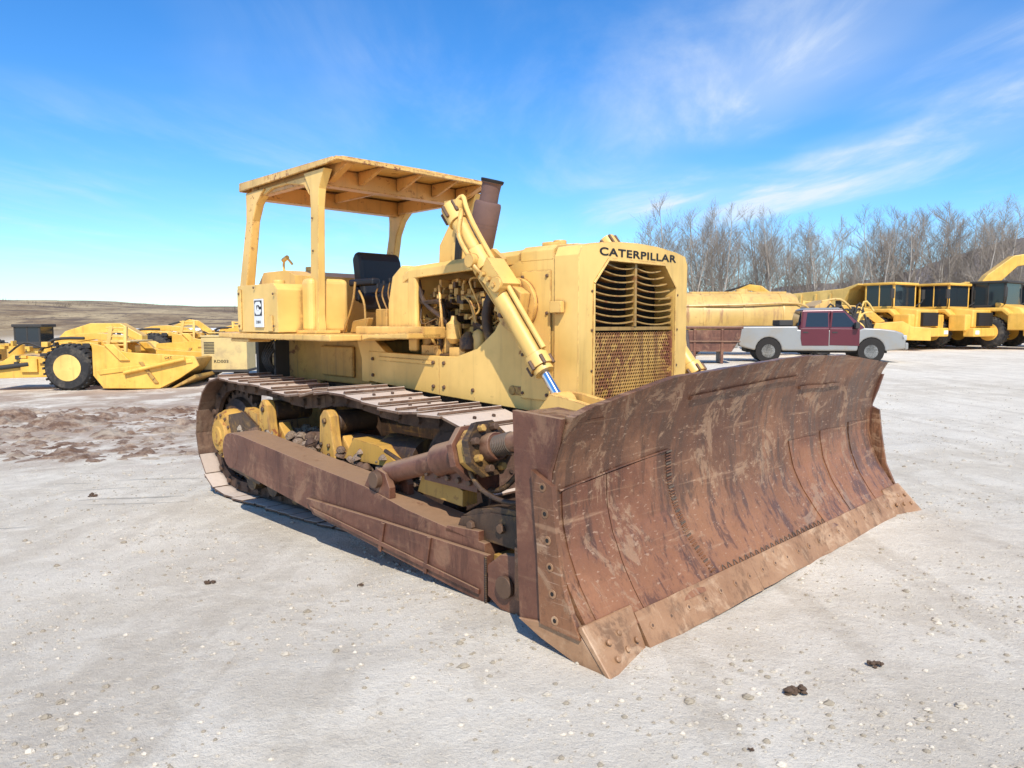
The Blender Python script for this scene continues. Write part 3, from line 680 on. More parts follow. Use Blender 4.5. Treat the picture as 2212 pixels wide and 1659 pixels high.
# --- fenders, tanks, platform
for sgn in (-1,1):
    m=MB()
    m.box(-5.62,-3.62,.58*sgn,1.26*sgn,1.375,1.43,0)
    m.box(-3.95,-2.95,.55*sgn,.80*sgn,1.40,1.50,0)
    m.prism([(-3.62,1.375),(-3.50,1.395),(-2.95,1.40),(-2.95,1.45),(-3.62,1.43)],1,.60*sgn,.95*sgn,0)
    m.box(-5.62,-5.2,1.0*sgn,1.24*sgn,1.34,1.374,0)
    m.build("fender",[m_yel2],B,.012,2)
m=MB()
m.prism([(-5.40,1.44),(-5.40,1.90),(-4.62,1.90),(-4.55,1.84),(-4.55,1.44)],1,-1.25,-.62,0)
m.box(-5.38,-5.30,-1.262,-1.25,1.46,1.86,0)
m.box(-4.73,-4.64,-1.263,-1.25,1.45,1.60,0)
for x,z in ((-5.34,1.5),(-5.34,1.82),(-4.6,1.5),(-4.6,1.8),(-5.0,1.87)): m.bolt((x,-1.262,z),(0,-1,0),.014,.012,1)
m.cyl((-5.1,-.95,1.90),(-5.1,-.95,1.96),.06,None,18,0)
m.build("side_tank",[m_yel,m_bolt],B,.03,3,label="yellow side tank with small white badge")
m=MB(); m.box(-4.54,-4.36,-1.02,-.60,1.43,1.95,0); m.build("tool_box",[m_yel,m_bolt],B,.05,4)
m=MB(); m.box(-5.40,-3.9,.62,1.22,1.43,1.90,0); m.build("side_tank",[m_yel],B,.05,3)
m=MB(); m.prism([(-5.95,1.36),(-5.98,1.95),(-5.85,2.08),(-5.35,2.08),(-5.15,2.02),(-5.12,1.43)],1,-.75,.75,0)
m.cyl((-5.6,-.3,2.08),(-5.6,-.3,2.15),.07,None,18,0)
m.tube([(-5.75,-.55,2.06),(-5.77,-.55,2.18),(-5.70,-.55,2.24),(-5.66,-.5,2.17)],.014,8,0); m.cyl((-5.78,-.55,2.22),(-5.68,-.55,2.25),.025,None,12,0)
m.build("fuel_tank",[m_yel],B,.05,3)
m=MB(); m.box(-5.1,-3.75,-.60,.60,1.37,1.43,0); m.build("floor_plate",[m_yeld],B,.005)
m=MB(); m.box(-5.0,-4.82,-1.2665,-1.2535,1.49,1.76,0); dec=m.build("badge",[m_white],B)
m=MB(); m.box(-4.985,-4.835,-1.2695,-1.2668,1.60,1.745,0); m.build("badge_logo",[m_ink],dec)
m=MB(); bx_,bz_=-4.975,1.61
cp_=[(.03,0),(.12,0),(.15,.03),(.15,.055),(.115,.055),(.105,.04),(.045,.04),(.038,.05),(.038,.09),(.045,.10),(.105,.10),(.115,.085),(.15,.085),(.15,.107),(.12,.137),(.03,.137),(0,.107),(0,.03)]
m.prism([(bx_+a_*.87,bz_+b_*.9) for a_,b_ in cp_],1,-1.2718,-1.2697,0); m.build("badge_letter",[m_white],dec)
m=MB(); m.prism([(-4.937,1.648),(-4.883,1.648),(-4.91,1.69)],1,-1.2718,-1.2697,0); m.build("badge_mark",[m_white],dec)
text("D8H","badge_text",(-4.955,-1.2668,1.525),(1,0,0),(0,0,1),.09,m_ink,dec,height=.028,fat=.0)
# seat
seat=MB(); seat.box(-4.62,-4.05,-.30,.28,1.64,1.84,0); seat.box(-4.5,-4.15,-.2,.2,1.43,1.65,1)
so=seat.build("seat",[m_black,m_yeld],B,.05,4,label="black vinyl operator seat")
m=MB(); m.prism([(-4.78,1.74),(-4.62,1.72),(-4.68,2.18),(-4.72,2.26),(-4.80,2.27),(-4.86,2.20)],1,-.26,.26,0); m.build("backrest",[m_black],so,.06,5)
for y in (-.36,.36):
    m=MB(); m.box(-4.68,-4.25,y-.05,y+.05,1.90,1.97,0); m.box(-4.62,-4.55,y-.02,y+.02,1.75,1.9,0); m.build("armrest",[m_black],so,.02,3)
m=MB(); m.box(-3.98,-3.80,-.56,-.30,1.43,1.66,0); m.prism([(-4.3,1.43),(-4.05,1.43),(-3.98,1.58),(-4.25,1.55)],1,-.64,-.57,0); m.build("control_console",[m_yeld],B,.01)
for i in range(3):
    m=MB(); m.tube([(-3.95+i*.02,-.50+i*.07,1.6),(-4.05,-.50+i*.07,1.78),(-4.02,-.50+i*.07,1.86+.03*i)],.008,6,0); m.cyl((-4.02,-.50+i*.07,1.86+.03*i),(-4.02,-.5+i*.07,1.90+.03*i),.014,None,10,1)
    m.build("control_lever",[m_yeld,m_black],B)
for P_ in ([(-4.4,-.66,1.4),(-4.25,-.64,1.70),(-4.22,-.62,1.92)],[(-4.12,-.58,1.4),(-4.16,-.56,1.70),(-4.28,-.54,1.84)]):
    m=MB(); m.tube(P_,.011,6,0); m.build("steering_lever",[m_yeld],B)
# canopy
UP=.03
can=MB()
can.loft([[(x,-.98,z-.015),(x,-.9,z),(x,0,z+.012),(x,.9,z),(x,.98,z-.015),(x,.98,z-.022),(x,0,z-.012),(x,-.98,z-.03)] for x,z in ((-5.87,2.985+UP),(-5.4,2.99+UP),(-3.93,2.975+UP))],0)
for sgn in (-1,1):
    can.prism([(-5.87,2.895+UP),(-5.86,2.98+UP),(-3.98,2.965+UP),(-3.92,2.93+UP),(-4.1,2.918+UP),(-5.0,2.905+UP)],1,.965*sgn,.99*sgn,2)
can.box(-3.955,-3.925,-.98,.98,2.935+UP,2.965+UP,2); can.box(-5.875,-5.85,-.98,.98,2.89+UP,2.975+UP,2)
roof=can.build("canopy_roof",[m_canopy,m_roofin,m_edge],B,.005,1,label="yellow canopy roof with rusted chipped edges")
m=MB()
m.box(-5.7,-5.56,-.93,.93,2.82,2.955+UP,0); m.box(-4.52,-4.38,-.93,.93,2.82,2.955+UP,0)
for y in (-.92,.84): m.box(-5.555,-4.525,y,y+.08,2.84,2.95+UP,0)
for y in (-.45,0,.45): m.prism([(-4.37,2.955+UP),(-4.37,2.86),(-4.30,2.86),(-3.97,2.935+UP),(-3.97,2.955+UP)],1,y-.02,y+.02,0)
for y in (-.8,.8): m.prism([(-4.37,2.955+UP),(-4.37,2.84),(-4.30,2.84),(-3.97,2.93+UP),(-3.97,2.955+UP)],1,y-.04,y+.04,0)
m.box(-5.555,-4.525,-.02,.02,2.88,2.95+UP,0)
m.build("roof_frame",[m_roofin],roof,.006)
for sgn in (-1,1):
    m=MB(); y=.90*sgn
    def sec(x0,x1,ya,yb,z): return [(x0,ya,z),(x1,ya,z),(x1,yb,z),(x0,yb,z)]
    m.loft([sec(-4.46,-4.31,.88*sgn,.97*sgn,1.43),sec(-4.455,-4.315,.89*sgn,.965*sgn,1.6),sec(-4.42,-4.28,.89*sgn,.96*sgn,2.6),sec(-4.43,-4.26,.885*sgn,.96*sgn,2.76),sec(-4.54,-4.17,.87*sgn,.96*sgn,2.93)],0)
    m.box(-4.62,-4.20,.80*sgn,1.06*sgn,1.431,1.46,0)
    m.prism([(-4.47,1.47),(-4.56,1.47),(-4.46,1.62)],1,.91*sgn,.94*sgn,0)
    for z in (1.7,1.9,2.2,2.5): m.bolt((-4.38,.966*sgn,z),(0,sgn,0),.012,.01,1)
    m.build("canopy_post",[m_yel,m_bolt],B,.012,2)
    m=MB()
    m.loft([sec(-6.02,-5.82,.86*sgn,.98*sgn,1.43),sec(-5.98,-5.81,.87*sgn,.97*sgn,1.9),sec(-5.79,-5.63,.87*sgn,.96*sgn,2.6),sec(-5.78,-5.53,.87*sgn,.96*sgn,2.76),sec(-5.78,-5.35,.86*sgn,.96*sgn,2.90)],0)
    m.prism([(-5.55,2.91),(-5.5,2.82),(-5.2,2.88),(-4.9,2.88),(-4.58,2.83),(-4.48,2.72),(-4.46,2.91)],1,.89*sgn,.94*sgn,0)
    m.box(-6.02,-5.2,.6*sgn,1.2*sgn,1.375,1.43,0)
    m.build("canopy_post",[m_yel2,m_bolt],B,.012,2)

# ------------------------------------------------------------------ background machines
def wheel(m,c,r,w,sgn=1,tm=0,rm=1,lug=True):
    x,y,z=c
    m.lathe((x,y-w/2,z),(0,1,0),[(0,r*.5),(0,r*.86),(w*.12,r*.96),(w*.25,r),(w*.75,r),(w*.88,r*.96),(w,r*.86),(w,r*.5)],32,tm)
    if lug:
        for i in range(26):
            a=2*math.pi*i/26
            for s,off in ((-1,0),(1,.5)):
                aa=a+off*2*math.pi/26
                p=V((x+r*.985*math.cos(aa),y+s*w*.27,z+r*.985*math.sin(aa))); t_=V((-math.sin(aa),0,math.cos(aa))); n_=V((math.cos(aa),0,math.sin(aa)))
                e=.045*r; q=[]
                for h_ in (-.03*r,.028*r):
                    for du,dv in ((-e,-w*.22),(e,-w*.22),(e*1.6,w*.22),(-e*.4,w*.22)): q.append(p+t_*du+V((0,dv*s,0))+n_*h_)
                m.hexa(q,tm)
def rim(m,c,r,w,mat=0):
    x,y,z=c
    for s in (-1,1):
        m.lathe((x,y,z),(0,s,0),[(w*.30,.01),(w*.30,r*.16),(w*.42,r*.2),(w*.42,r*.26),(w*.32,r*.3),(w*.34,r*.45),(w*.51,r*.52),(w*.52,r*.56)],28,mat)
        for i in range(10):
            a=2*math.pi*i/10; m.bolt((x+r*.23*math.cos(a),y+s*w*.42,z+r*.23*math.sin(a)),(0,s,0),.03*r,.02,mat)
def wheels(parent,name,lst,r,w,mr):
    for c in lst:
        m=MB(); wheel(m,c,r,w); o=m.build(name,[m_rubber],parent)
        m=MB(); rim(m,c,r,w); m.build("rim",[mr],o)
def G(X,Y): return gz(X,Y,False)
sx,sy=-16.5,28.0
S=empty("scraper",(sx,sy,G(sx,sy)-.02),math.radians(4),"yellow wheeled scraper with large black tyres on dirt lot","scraper","scrapers parked on the dirt lot")
wheels(S,"tyre",[(0,-1.1,.88),(0,1.3,.88)],.88,.65,m_byel2)
m=MB()
m.prism([(-3.4,.45),(-3.4,1.05),(-2.6,1.1),(-2.2,1.35),(-1.0,1.25),(-.9,.9),(-1.0,.5)],1,-.9,1.1,0)
m.prism([(-1.6,1.35),(-.9,1.95),(-.2,2.12),(.5,2.15),(1.35,2.05),(1.9,1.65),(1.9,1.4),(1.2,1.78),(.4,1.9),(-.5,1.78),(-1.2,1.25)],1,-.15,.35,0)
m.prism([(-.9,1.75),(-.3,1.85),(1.5,1.75),(1.5,1.5),(-.9,1.55)],1,-.75,-.60,0)
m.prism([(-.9,1.75),(-.3,1.85),(1.5,1.75),(1.5,1.5),(-.9,1.55)],1,.80,.95,0)
for k in range(4): m.box(-.7+k*.55,-.6+k*.55,-.60,.80,1.55,1.68,0)
m.cyl((-2.6,0,1.2),(-2.6,0,1.7),.3,None,18,0); m.box(-3.3,-2.9,-.95,-.4,1.15,1.35,1); m.cyl((-3.2,-.95,.8),(-1.6,-.95,1.0),.09,None,12,1)
m.box(-1.9,-1.3,-1.0,-.92,.7,1.2,0); m.tube([(-2.4,-.8,1.4),(-1.8,-.8,1.8),(-1.1,-.8,1.6),(-.6,-.8,1.8)],.04,8,1)
m.tube([(-1.5,-.5,1.4),(-.9,-.5,1.9),(.2,-.5,1.95)],.06,8,1)
rq=random.Random(8)
for i in range(30):
    x=rq.uniform(-3.2,1.2); z=rq.uniform(1.05,1.8); m.box(x,x+rq.uniform(.05,.3),-1.0,-.75,z-.1,z+rq.uniform(-.02,.15),rq.choice((0,1)))
m.build("frame",[m_byel,m_bdark],S,.02,2)
m=MB()
for y in (-1.45,1.45):
    m.prism([(.95,1.80),(2.2,1.45),(4.6,1.30),(4.75,.95),(4.0,.45),(3.3,.1),(1.3,.12),(.95,.6)],1,y-.06,y+.06,0)
    m.prism([(1.1,.8),(4.5,1.20),(4.55,1.06),(1.2,.62)],1,y-.10 if y<0 else y+.06,y-.06 if y<0 else y+.10,0)
    m.prism([(1.4,1.75),(1.75,1.75),(2.3,1.15),(1.95,1.15)],1,y-.14,y+.14,0)
    m.prism([(2.6,1.1),(2.75,1.1),(3.3,.3),(3.15,.3)],1,y-.12,y+.12,1)
m.box(1.2,3.4,-1.38,1.38,.1,.22,0); m.prism([(3.4,.1),(4.3,.7),(4.6,1.2),(4.45,1.25),(4.1,.8),(3.2,.2)],1,-1.38,1.38,1)
m.prism([(2.9,.06),(3.6,.06),(4.6,.62),(4.65,.5),(3.6,-.02),(2.9,-.02)],1,-1.5,1.5,1)
m.build("bowl",[m_byel,m_yeld],S,.02,2)
m=MB()
for k in range(6): m.box(1.25,1.9,-1.0,-.94,1.52+k*.16,1.58+k*.16,0)
m.prism([(1.15,1.4),(1.3,1.4),(1.5,2.4),(1.36,2.4)],1,-1.02,-.9,0); m.prism([(1.85,1.4),(1.95,1.4),(2.0,2.4),(1.88,2.4)],1,-1.02,-.9,0)
m.box(1.1,2.1,-1.0,1.0,1.8,1.86,0)
m.build("ladder_frame",[m_byel2],S,.01)
for P_ in (((2.1,-1.62,.70),(4.3,-1.62,1.20),.07),((.6,-.9,1.75),(2.2,-.9,1.2),.08)):
    m=MB(); m.cyl(P_[0],P_[1],P_[2],None,14,0); m.build("hydraulic_cylinder",[m_byel],S)
text("CAT","lettering",(3.55,-1.56,1.20),(1,0,.05),(0,0,1),.26,m_ink,S,height=.09,fat=.02)
copy_tree(S,(-21.5,44,-1.1),math.radians(14),1.15,"yellow scraper parked behind another scraper")
copy_tree(S,(-14.8,42,-1.15),math.radians(168),1.15,"yellow scraper facing away on the dirt lot")
copy_tree(S,(-18.2,48,-1.15),math.radians(-15),1.2,"yellow scraper parked at an angle among other machines")
copy_tree(S,(19.0,41,0.05),math.radians(165),1.15,"yellow scraper squeezed between tank trailer and dump trucks")
def cabbox(m,x0,x1,y0,y1,z0,z1,frame=0,glass=1,p=.08,sill=.25):
    m.box(x0+.02,x1-.02,y0+.02,y1-.02,z0,z1-.02,glass)
    for x in (x0,x1-p):
        for y in (y0,y1-p): m.box(x,x+p,y,y+p,z0,z1-.1,frame)
    m.box(x0-.06,x1+.1,y0-.06,y1+.06,z1-.14,z1,frame)
    m.box(x0-.003,x1+.003,y0-.003,y1+.003,z0-.02,z0+sill*(z1-z0),frame)
    xm=(x0+x1)/2; m.box(xm-.04,xm+.04,y0-.003,y1+.003,z0,z1-.1,frame)
T=empty("tractor",(-24.2,36,G(-24.2,36)),math.radians(8),"yellow articulated tractor with dark glazed cab behind scraper","tractor")
m=MB(); cabbox(m,-.2,1.0,-.7,.7,1.4,2.55,2,1); m.build("cab",[m_byel,m_glass,m_bdark],T,.02)
m=MB(); m.prism([(-3.5,.7),(-3.5,1.5),(-1.1,1.6),(-1.1,.7)],1,-1.1,1.1,0); m.prism([(-.6,.7),(-.6,1.38),(1.2,1.38),(2.0,2.2),(3.2,2.6),(4.6,2.6),(5.6,2.0),(5.6,1.6),(4.4,2.2),(2.6,1.9),(1.6,1.1),(1.5,.7)],1,-.4,.4,0); m.build("body",[m_byel],T,.04,2)
wheels(T,"tyre",[(-2.2,-1.3,.9),(-2.2,1.3,.9)],.9,.6,m_byel)
def excavator(loc,rot,label,body=m_byel,dark=m_glass):
    E=empty("excavator",loc,rot,label,"excavator","excavators parked around the yard")
    m=MB(); m.box(-2.0,1.4,-1.35,1.35,1.05,2.0,0); m.box(-2.9,-1.9,-1.3,1.3,1.1,2.1,0); m.build("upper_body",[body],E,.1,3)
    m=MB(); cabbox(m,.1,1.7,-1.3,-.35,1.2,3.0,0,1,.07); m.build("cab",[m_bdark,dark],E,.03,2)
    for s in (-1,1):
        m=MB(); m.prism([(-2.1,.25),(-1.9,.0),(1.9,.0),(2.2,.3),(2.2,.6),(1.9,.85),(-1.9,.85),(-2.2,.55)],1,s*.95,s*1.5,0)
        for i in range(26): m.box(-2.0+i*.155,-1.93+i*.155,s*.93,s*1.52,.851,.88,0)
        for i in range(6): m.cyl((-1.5+i*.6,s*1.5,.3),(-1.5+i*.6,s*1.53,.3),.2,None,14,0)
        m.build("crawler_track",[m_chain],E,.03)
    m=MB()
    bm_=[(1.0,1.6),(2.4,3.6),(3.6,4.55),(4.6,4.7),(7.2,3.6),(7.3,3.3),(7.0,3.25),(4.6,4.15),(3.8,4.0),(2.9,3.1),(1.7,1.5)]
    m.prism(bm_,1,-.3,.3,0)
    m.build("boom",[body],E,.04,2)
    m=MB(); m.prism([(6.7,4.0),(7.4,3.9),(8.0,1.2),(7.7,.9),(7.0,3.0)],1,-.2,.2,0); m.build("stick",[body],E,.03,2)
    m=MB(); m.prism([(7.5,1.2),(8.1,1.1),(8.2,.3),(7.6,0),(6.8,.1),(7.3,.4)],1,-.6,.6,0); m.build("bucket",[m_chain],E,.02)
    for P_ in (((1.9,.2,1.8),(3.4,.2,3.6)),((4.4,0,4.75),(6.8,0,4.1))):
        m=MB(); m.cyl(P_[0],P_[1],.09,None,12,0); m.build("hydraulic_cylinder",[m_bdark],E)
    return E
EX=excavator((27.0,46.5,.15),math.radians(-8),"yellow excavator with dark cab and raised boom")
EX.scale=(1.22,)*3
copy_tree(EX,(25.0,62,.2),math.radians(150),1.0,"yellow excavator with boom lowered near bare trees")
copy_tree(EX,(-19.2,50,-1.15),math.radians(190),.62,"yellow excavator with folded boom beside dirt lot")
copy_tree(EX,(-20.5,56,-1.15),math.radians(-20),.62,"yellow excavator parked close to another machine")
copy_tree(EX,(16.5,60,.1),math.radians(165),.62,"yellow excavator parked behind the tank trailer")
copy_tree(EX,(21.0,55,.1),math.radians(20),.72,"yellow excavator standing behind the dump trucks")
def dump_truck(loc,rot,label,newer=False):
    E=empty("dump_truck",loc,rot,label,"dump truck","articulated dump trucks parked in a row")
    m=MB()
    if newer:
        m.loft([[(-1.7,-1.15,1.1),(-1.7,1.15,1.1),(-1.7,1.15,2.35),(-1.7,-1.15,2.35)],[(-.6,-1.25,1.05),(-.6,1.25,1.05),(-.6,1.05,2.05),(-.6,-1.05,2.05)],[(.1,-1.2,1.05),(.1,1.2,1.05),(.1,.95,1.6),(.1,-.95,1.6)]],0)
    else:
        m.loft([[(-1.2,-1.15,1.1),(-1.2,1.15,1.1),(-1.2,1.15,2.15),(-1.2,-1.15,2.15)],[(0,-1.1,1.05),(0,1.1,1.05),(0,1.0,2.0),(0,-1.0,2.0)]],0)
    m.build("hood",[m_byel],E,.08,3)
    m=MB(); zt=1.55 if newer else 1.85
    m.box(.0 if not newer else .08,.14,-.72,.72,1.15,zt,0)
    for i in range(6): m.box(.141,.16,-.66,.66,1.2+i*(zt-1.24)/6,1.22+i*(zt-1.24)/6,1)
    m.build("grille",[m_dark,m_bdark],E)
    m=MB(); m.box(-.25,.3,-1.5,1.5,.6,1.05,0)
    for s in (-1,1):
        a,b=sorted((s*1.13,s*1.68))
        m.box(-.9,-.05,a,b,.9,1.75,0); m.prism([(-2.9,1.2),(-2.8,1.9),(-2.4,2.05),(-1.1,2.05),(-.8,1.76),(-.9,1.6),(-1.2,1.85),(-2.3,1.85),(-2.6,1.7),(-2.7,1.2)],1,a,b,0)
    m.build("bumper",[m_byel],E,.05,2)
    for s in (-1,1):
        m=MB(); m.box(.301,.33,s*1.2-.18,s*1.2+.18,.72,.92,0); m.build("headlight",[m_white],E)
    m=MB(); cabbox(m,-2.9,-1.25,-1.05,1.05,1.55,3.45,0,1,.12,.34)
    m.build("cab",[m_bdark if newer else m_byel,m_glass],E,.04,2)
    for s in (-1,1):
        m=MB(); m.tube([(-1.3,s*1.05,2.2),(-1.1,s*1.4,2.5),(-1.1,s*1.45,3.1)],.03,6,0); m.box(-1.15,-1.08,min(s*1.3,s*1.6),max(s*1.3,s*1.6),2.6,3.1,0)
        m.build("mirror",[m_bdark],E)
    m=MB(); m.box(-9.2,-2.9,-.5,.5,.9,1.3,0); m.build("frame",[m_bdark],E,.02)
    m=MB(); m.prism([(-9.4,2.1),(-8.9,1.6),(-5.0,1.5),(-3.9,2.3),(-3.5,3.1),(-3.0,3.35),(-3.0,3.45),(-3.9,3.2),(-9.5,2.9)],1,-1.5,1.5,0)
    for i in range(5): m.prism([(-8.6+i*.95,1.65),(-8.45+i*.95,1.65),(-8.35+i*.95,2.95),(-8.5+i*.95,2.95)],1,-1.56,-1.5,0)
    m.build("dump_body",[m_byel2],E,.03,2)
    wheels(E,"tyre",[(-1.75,-1.35,.80),(-1.75,1.35,.80),(-6.0,-1.25,.80),(-6.0,1.25,.80),(-7.9,-1.25,.80),(-7.9,1.25,.80)],.80,.55,m_byel)
    return E
D1=dump_truck((23.3,40.6,.10),math.radians(-58),"yellow articulated dump truck with square cab and black grille"); D1.scale=(1.08,)*3
copy_tree(D1,(26.9,41.4,.10),math.radians(-58),1.08,"second yellow articulated dump truck with square cab")
D3=dump_truck((30.2,41.4,.10),math.radians(-54),"newer yellow dump truck with sloping hood and dark cab",True); D3.scale=(1.12,)*3
copy_tree(D3,(34.8,44.0,.12),math.radians(-56),1.1,"yellow dump truck with black cab at end of row")

K=empty("tank_trailer",(11.9,34.5,-.1),math.radians(-3),"dirty yellow tank trailer streaked with rust","tank trailer")
m=MB()
def ell(x,ry,rz,zc=1.9): return [(x,ry*math.cos(2*math.pi*i/32),zc+rz*math.sin(2*math.pi*i/32)) for i in range(32)]
m.loft([ell(-4.4,.7,.65),ell(-4.3,1.15,1.05),ell(-4.1,1.25,1.15),ell(1.2,1.25,1.15),ell(1.4,1.15,1.05),ell(1.5,.7,.65)],0,True,True)
for x in (-3,-1.2,.6): m.loft([ell(x,1.27,1.17),ell(x+.08,1.27,1.17)],0,True,True)
m.box(-3.5,1.0,-.3,.3,3.02,3.09,0); m.cyl((-1,0,3.0),(-1,0,3.22),.3,None,18,0)
m.tube([(-3.8,-1.15,2.4),(-1.5,-1.25,2.45),(1.3,-1.15,2.5),(2.0,-.9,2.0)],.05,8,0)
m.build("tank",[m_tank],K)
m=MB(); m.box(-5.2,3.4,-.55,.55,.85,1.1,0); m.box(-5.3,-3.4,-1.2,1.2,1.1,1.2,0); m.box(-4.2,1.2,-1.25,-1.15,.7,.85,0)
m.prism([(1.7,.9),(2.1,2.4),(2.7,2.7),(3.1,2.2),(3.4,.9)],1,-1.0,1.0,0); m.tube([(2.4,-.9,2.6),(3.2,-1.0,2.7),(3.8,-1.0,2.2)],.06,8,0)
m.build("chassis",[m_tank],K,.02)
m=MB(); rp=random.Random(4)
for i in range(26):
    x=rp.uniform(1.6,4.2); z=rp.uniform(.9,2.3); m.box(x,x+rp.uniform(.1,.5),-1.15+rp.uniform(0,.3),-.8,z,z+rp.uniform(.1,.5),rp.choice((0,0,1)))
for i in range(8):
    x=rp.uniform(1.6,4.0); m.tube([(x,-1.1,rp.uniform(1,2)),(x+.3,-1.2,rp.uniform(2,2.6)),(x+.8,-1.1,rp.uniform(1,2.2))],.05,6,rp.choice((0,1)))
m.build("pump_unit",[m_byel2,m_bdark],K,.02)
wheels(K,"tyre",[(-3.6,-1.0,.67),(-3.6,1.0,.67),(2.4,-1.0,.67),(2.4,1.0,.67)],.58,.5,m_byel2)
Rr=empty("steel_bin",(7.75,27.5,0),math.radians(-8),"rust brown steel bin next to tank trailer","bin")
m=MB(); m.prism([(-1.0,.45),(-1.1,1.25),(.85,1.3),(.8,.95),(.5,.45)],1,-.6,.6,0); m.box(-1.15,.9,-.64,.64,1.3,1.40,0); m.box(-.9,-.8,-.64,.64,.0,1.29,0); m.box(.1,.2,-.64,.64,.0,1.29,0); m.box(-1.05,.8,-.66,-.60,.8,.86,0)
m.build("bin_body",[m_maroon],Rr,.02)
PK=empty("pickup_truck",(9.0,29.2,.0),math.radians(-11),"silver crew cab pickup with wine red doors and dusty sides","pickup truck")
PK.scale=(1.03,1.0,1.09)
m=MB()
def arch(cx_,r,n=10): return [(cx_+r*math.cos(math.pi-math.pi*i/n),.42+r*math.sin(math.pi-math.pi*i/n)) for i in range(n+1)]
low=[(0.02,.62),(0.0,1.22),(.03,1.27),(2.15,1.28),(2.16,1.16),(4.25,1.14),(4.45,1.22),(5.0,1.20),(5.5,1.14),(5.78,1.05),(5.88,.88),(5.88,.5)]
low+=list(reversed(arch(4.72,.47)))+list(reversed(arch(1.12,.47)))
low+=[(.1,.55)]
m.prism(low,1,-.97,.97,0)
m.build("body",[m_silver],PK,.07,4)
m=MB(); m.box(.12,2.05,-.86,.86,1.285,1.292,0); m.build("cargo_bed",[m_bdark],PK)
m=MB()
m.loft([[(2.2,-.92,1.16),(4.55,-.92,1.16),(4.55,.92,1.16),(2.2,.92,1.16)],[(2.32,-.76,1.84),(3.75,-.76,1.86),(3.75,.76,1.86),(2.32,.76,1.84)]],0)
m.loft([[(2.30,-.76,1.845),(3.77,-.76,1.865),(3.77,.76,1.865),(2.30,.76,1.845)],[(2.42,-.66,1.92),(3.6,-.66,1.94),(3.6,.66,1.94),(2.42,.66,1.92)]],1)
m.build("cabin",[m_wine,m_silver],PK,.03,3)
m=MB()
def wq(a,b,z0,z1,slA,slB,s):
    f=lambda z:(.92-.16*(z-1.16)/.70+.006)*s
    m.hexa([(a,f(z0)-.01*s,z0),(b,f(z0)-.01*s,z0),(b,f(z0),z0),(a,f(z0),z0),(a+slA,f(z1)-.01*s,z1),(b+slB,f(z1)-.01*s,z1),(b+slB,f(z1),z1),(a+slA,f(z1),z1)],0)
for s in (-1,1): wq(2.42,3.22,1.26,1.76,.08,0,s); wq(3.32,4.22,1.26,1.76,0,-.42,s)
m.hexa([(4.50,-.80,1.24),(4.50,.80,1.24),(4.46,.80,1.24),(4.46,-.80,1.24),(3.86,-.69,1.81),(3.86,.69,1.81),(3.82,.69,1.81),(3.82,-.69,1.81)],0)
m.hexa([(2.17,-.7,1.3),(2.17,.7,1.3),(2.26,.7,1.3),(2.26,-.7,1.3),(2.27,-.66,1.78),(2.27,.66,1.78),(2.34,.66,1.78),(2.34,-.66,1.78)],0)
m.build("window",[m_glass],PK)
for a,b in ((2.25,3.24),(3.27,4.3)):
    m=MB(); s=-1
    m.prism([(a,.62),(a,1.20),(b,1.19),(b,.60)] if a>3 else [(a,.85),(a,1.20),(b,1.20),(b,.60),(a+.05,.6)],1,-.985,-.971,0)
    m.prism([(a+.06,1.205),(a+.1,1.8),(a+.03,1.8),(a,1.205)],1,-.92,-.82,0)
    d_=m.build("door",[m_wine],PK,.012,2,label="wine red door on a silver pickup")
    m=MB(); m.box(a+.08,a+.26,-1.005,-.986,1.05,1.09,0); m.build("handle",[m_bdark],d_)
m=MB(); m.box(5.86,5.98,-.95,.95,.48,.72,0); m.build("front_bumper",[m_silver],PK,.04,3)
m=MB(); m.box(-.12,.02,-.93,.93,.5,.7,0); m.build("rear_bumper",[m_silver],PK,.03,2)
m=MB(); m.box(5.885,5.91,-.55,.55,.75,1.0,0); m.build("grille",[m_dark],PK)
for s in (-1,1):
    m=MB(); m.box(5.72,5.915,s*.80-.17,s*.80+.175,.80,.98,0); m.build("headlight",[m_lamp],PK,.03,2)
    m=MB(); m.box(4.1,4.25,s*1.08-.12,s*1.08+.12,1.2,1.42,0); m.build("side_mirror",[m_bdark],PK,.03,2)
for c in ((1.12,-.83),(1.12,.83),(4.72,-.83),(4.72,.83)):
    m=MB(); m.lathe((c[0],c[1]-.13,.40),(0,1,0),[(0,.2),(0,.36),(.03,.40),(.23,.40),(.26,.36),(.26,.2)],28,0); w_=m.build("tyre",[m_rubber],PK)
    m=MB(); m.lathe((c[0],c[1],.40),(0,-1,0),[(.08,.01),(.09,.06),(.12,.09),(.10,.14),(.12,.21),(.135,.24)],24,0); m.build("rim",[m_silver],w_)
m=MB(); m.box(.35,5.3,-.8,.8,.35,.60,0); m.cyl((1.12,-.965,.42),(1.12,.965,.42),.455,None,24,0); m.cyl((4.72,-.965,.42),(4.72,.965,.42),.455,None,24,0); m.build("underbody",[m_dark],PK)
m=MB(); m.box(1.5,2.0,-.8,.8,1.295,1.50,0); m.build("bed_toolbox",[m_bdark],PK,.02)

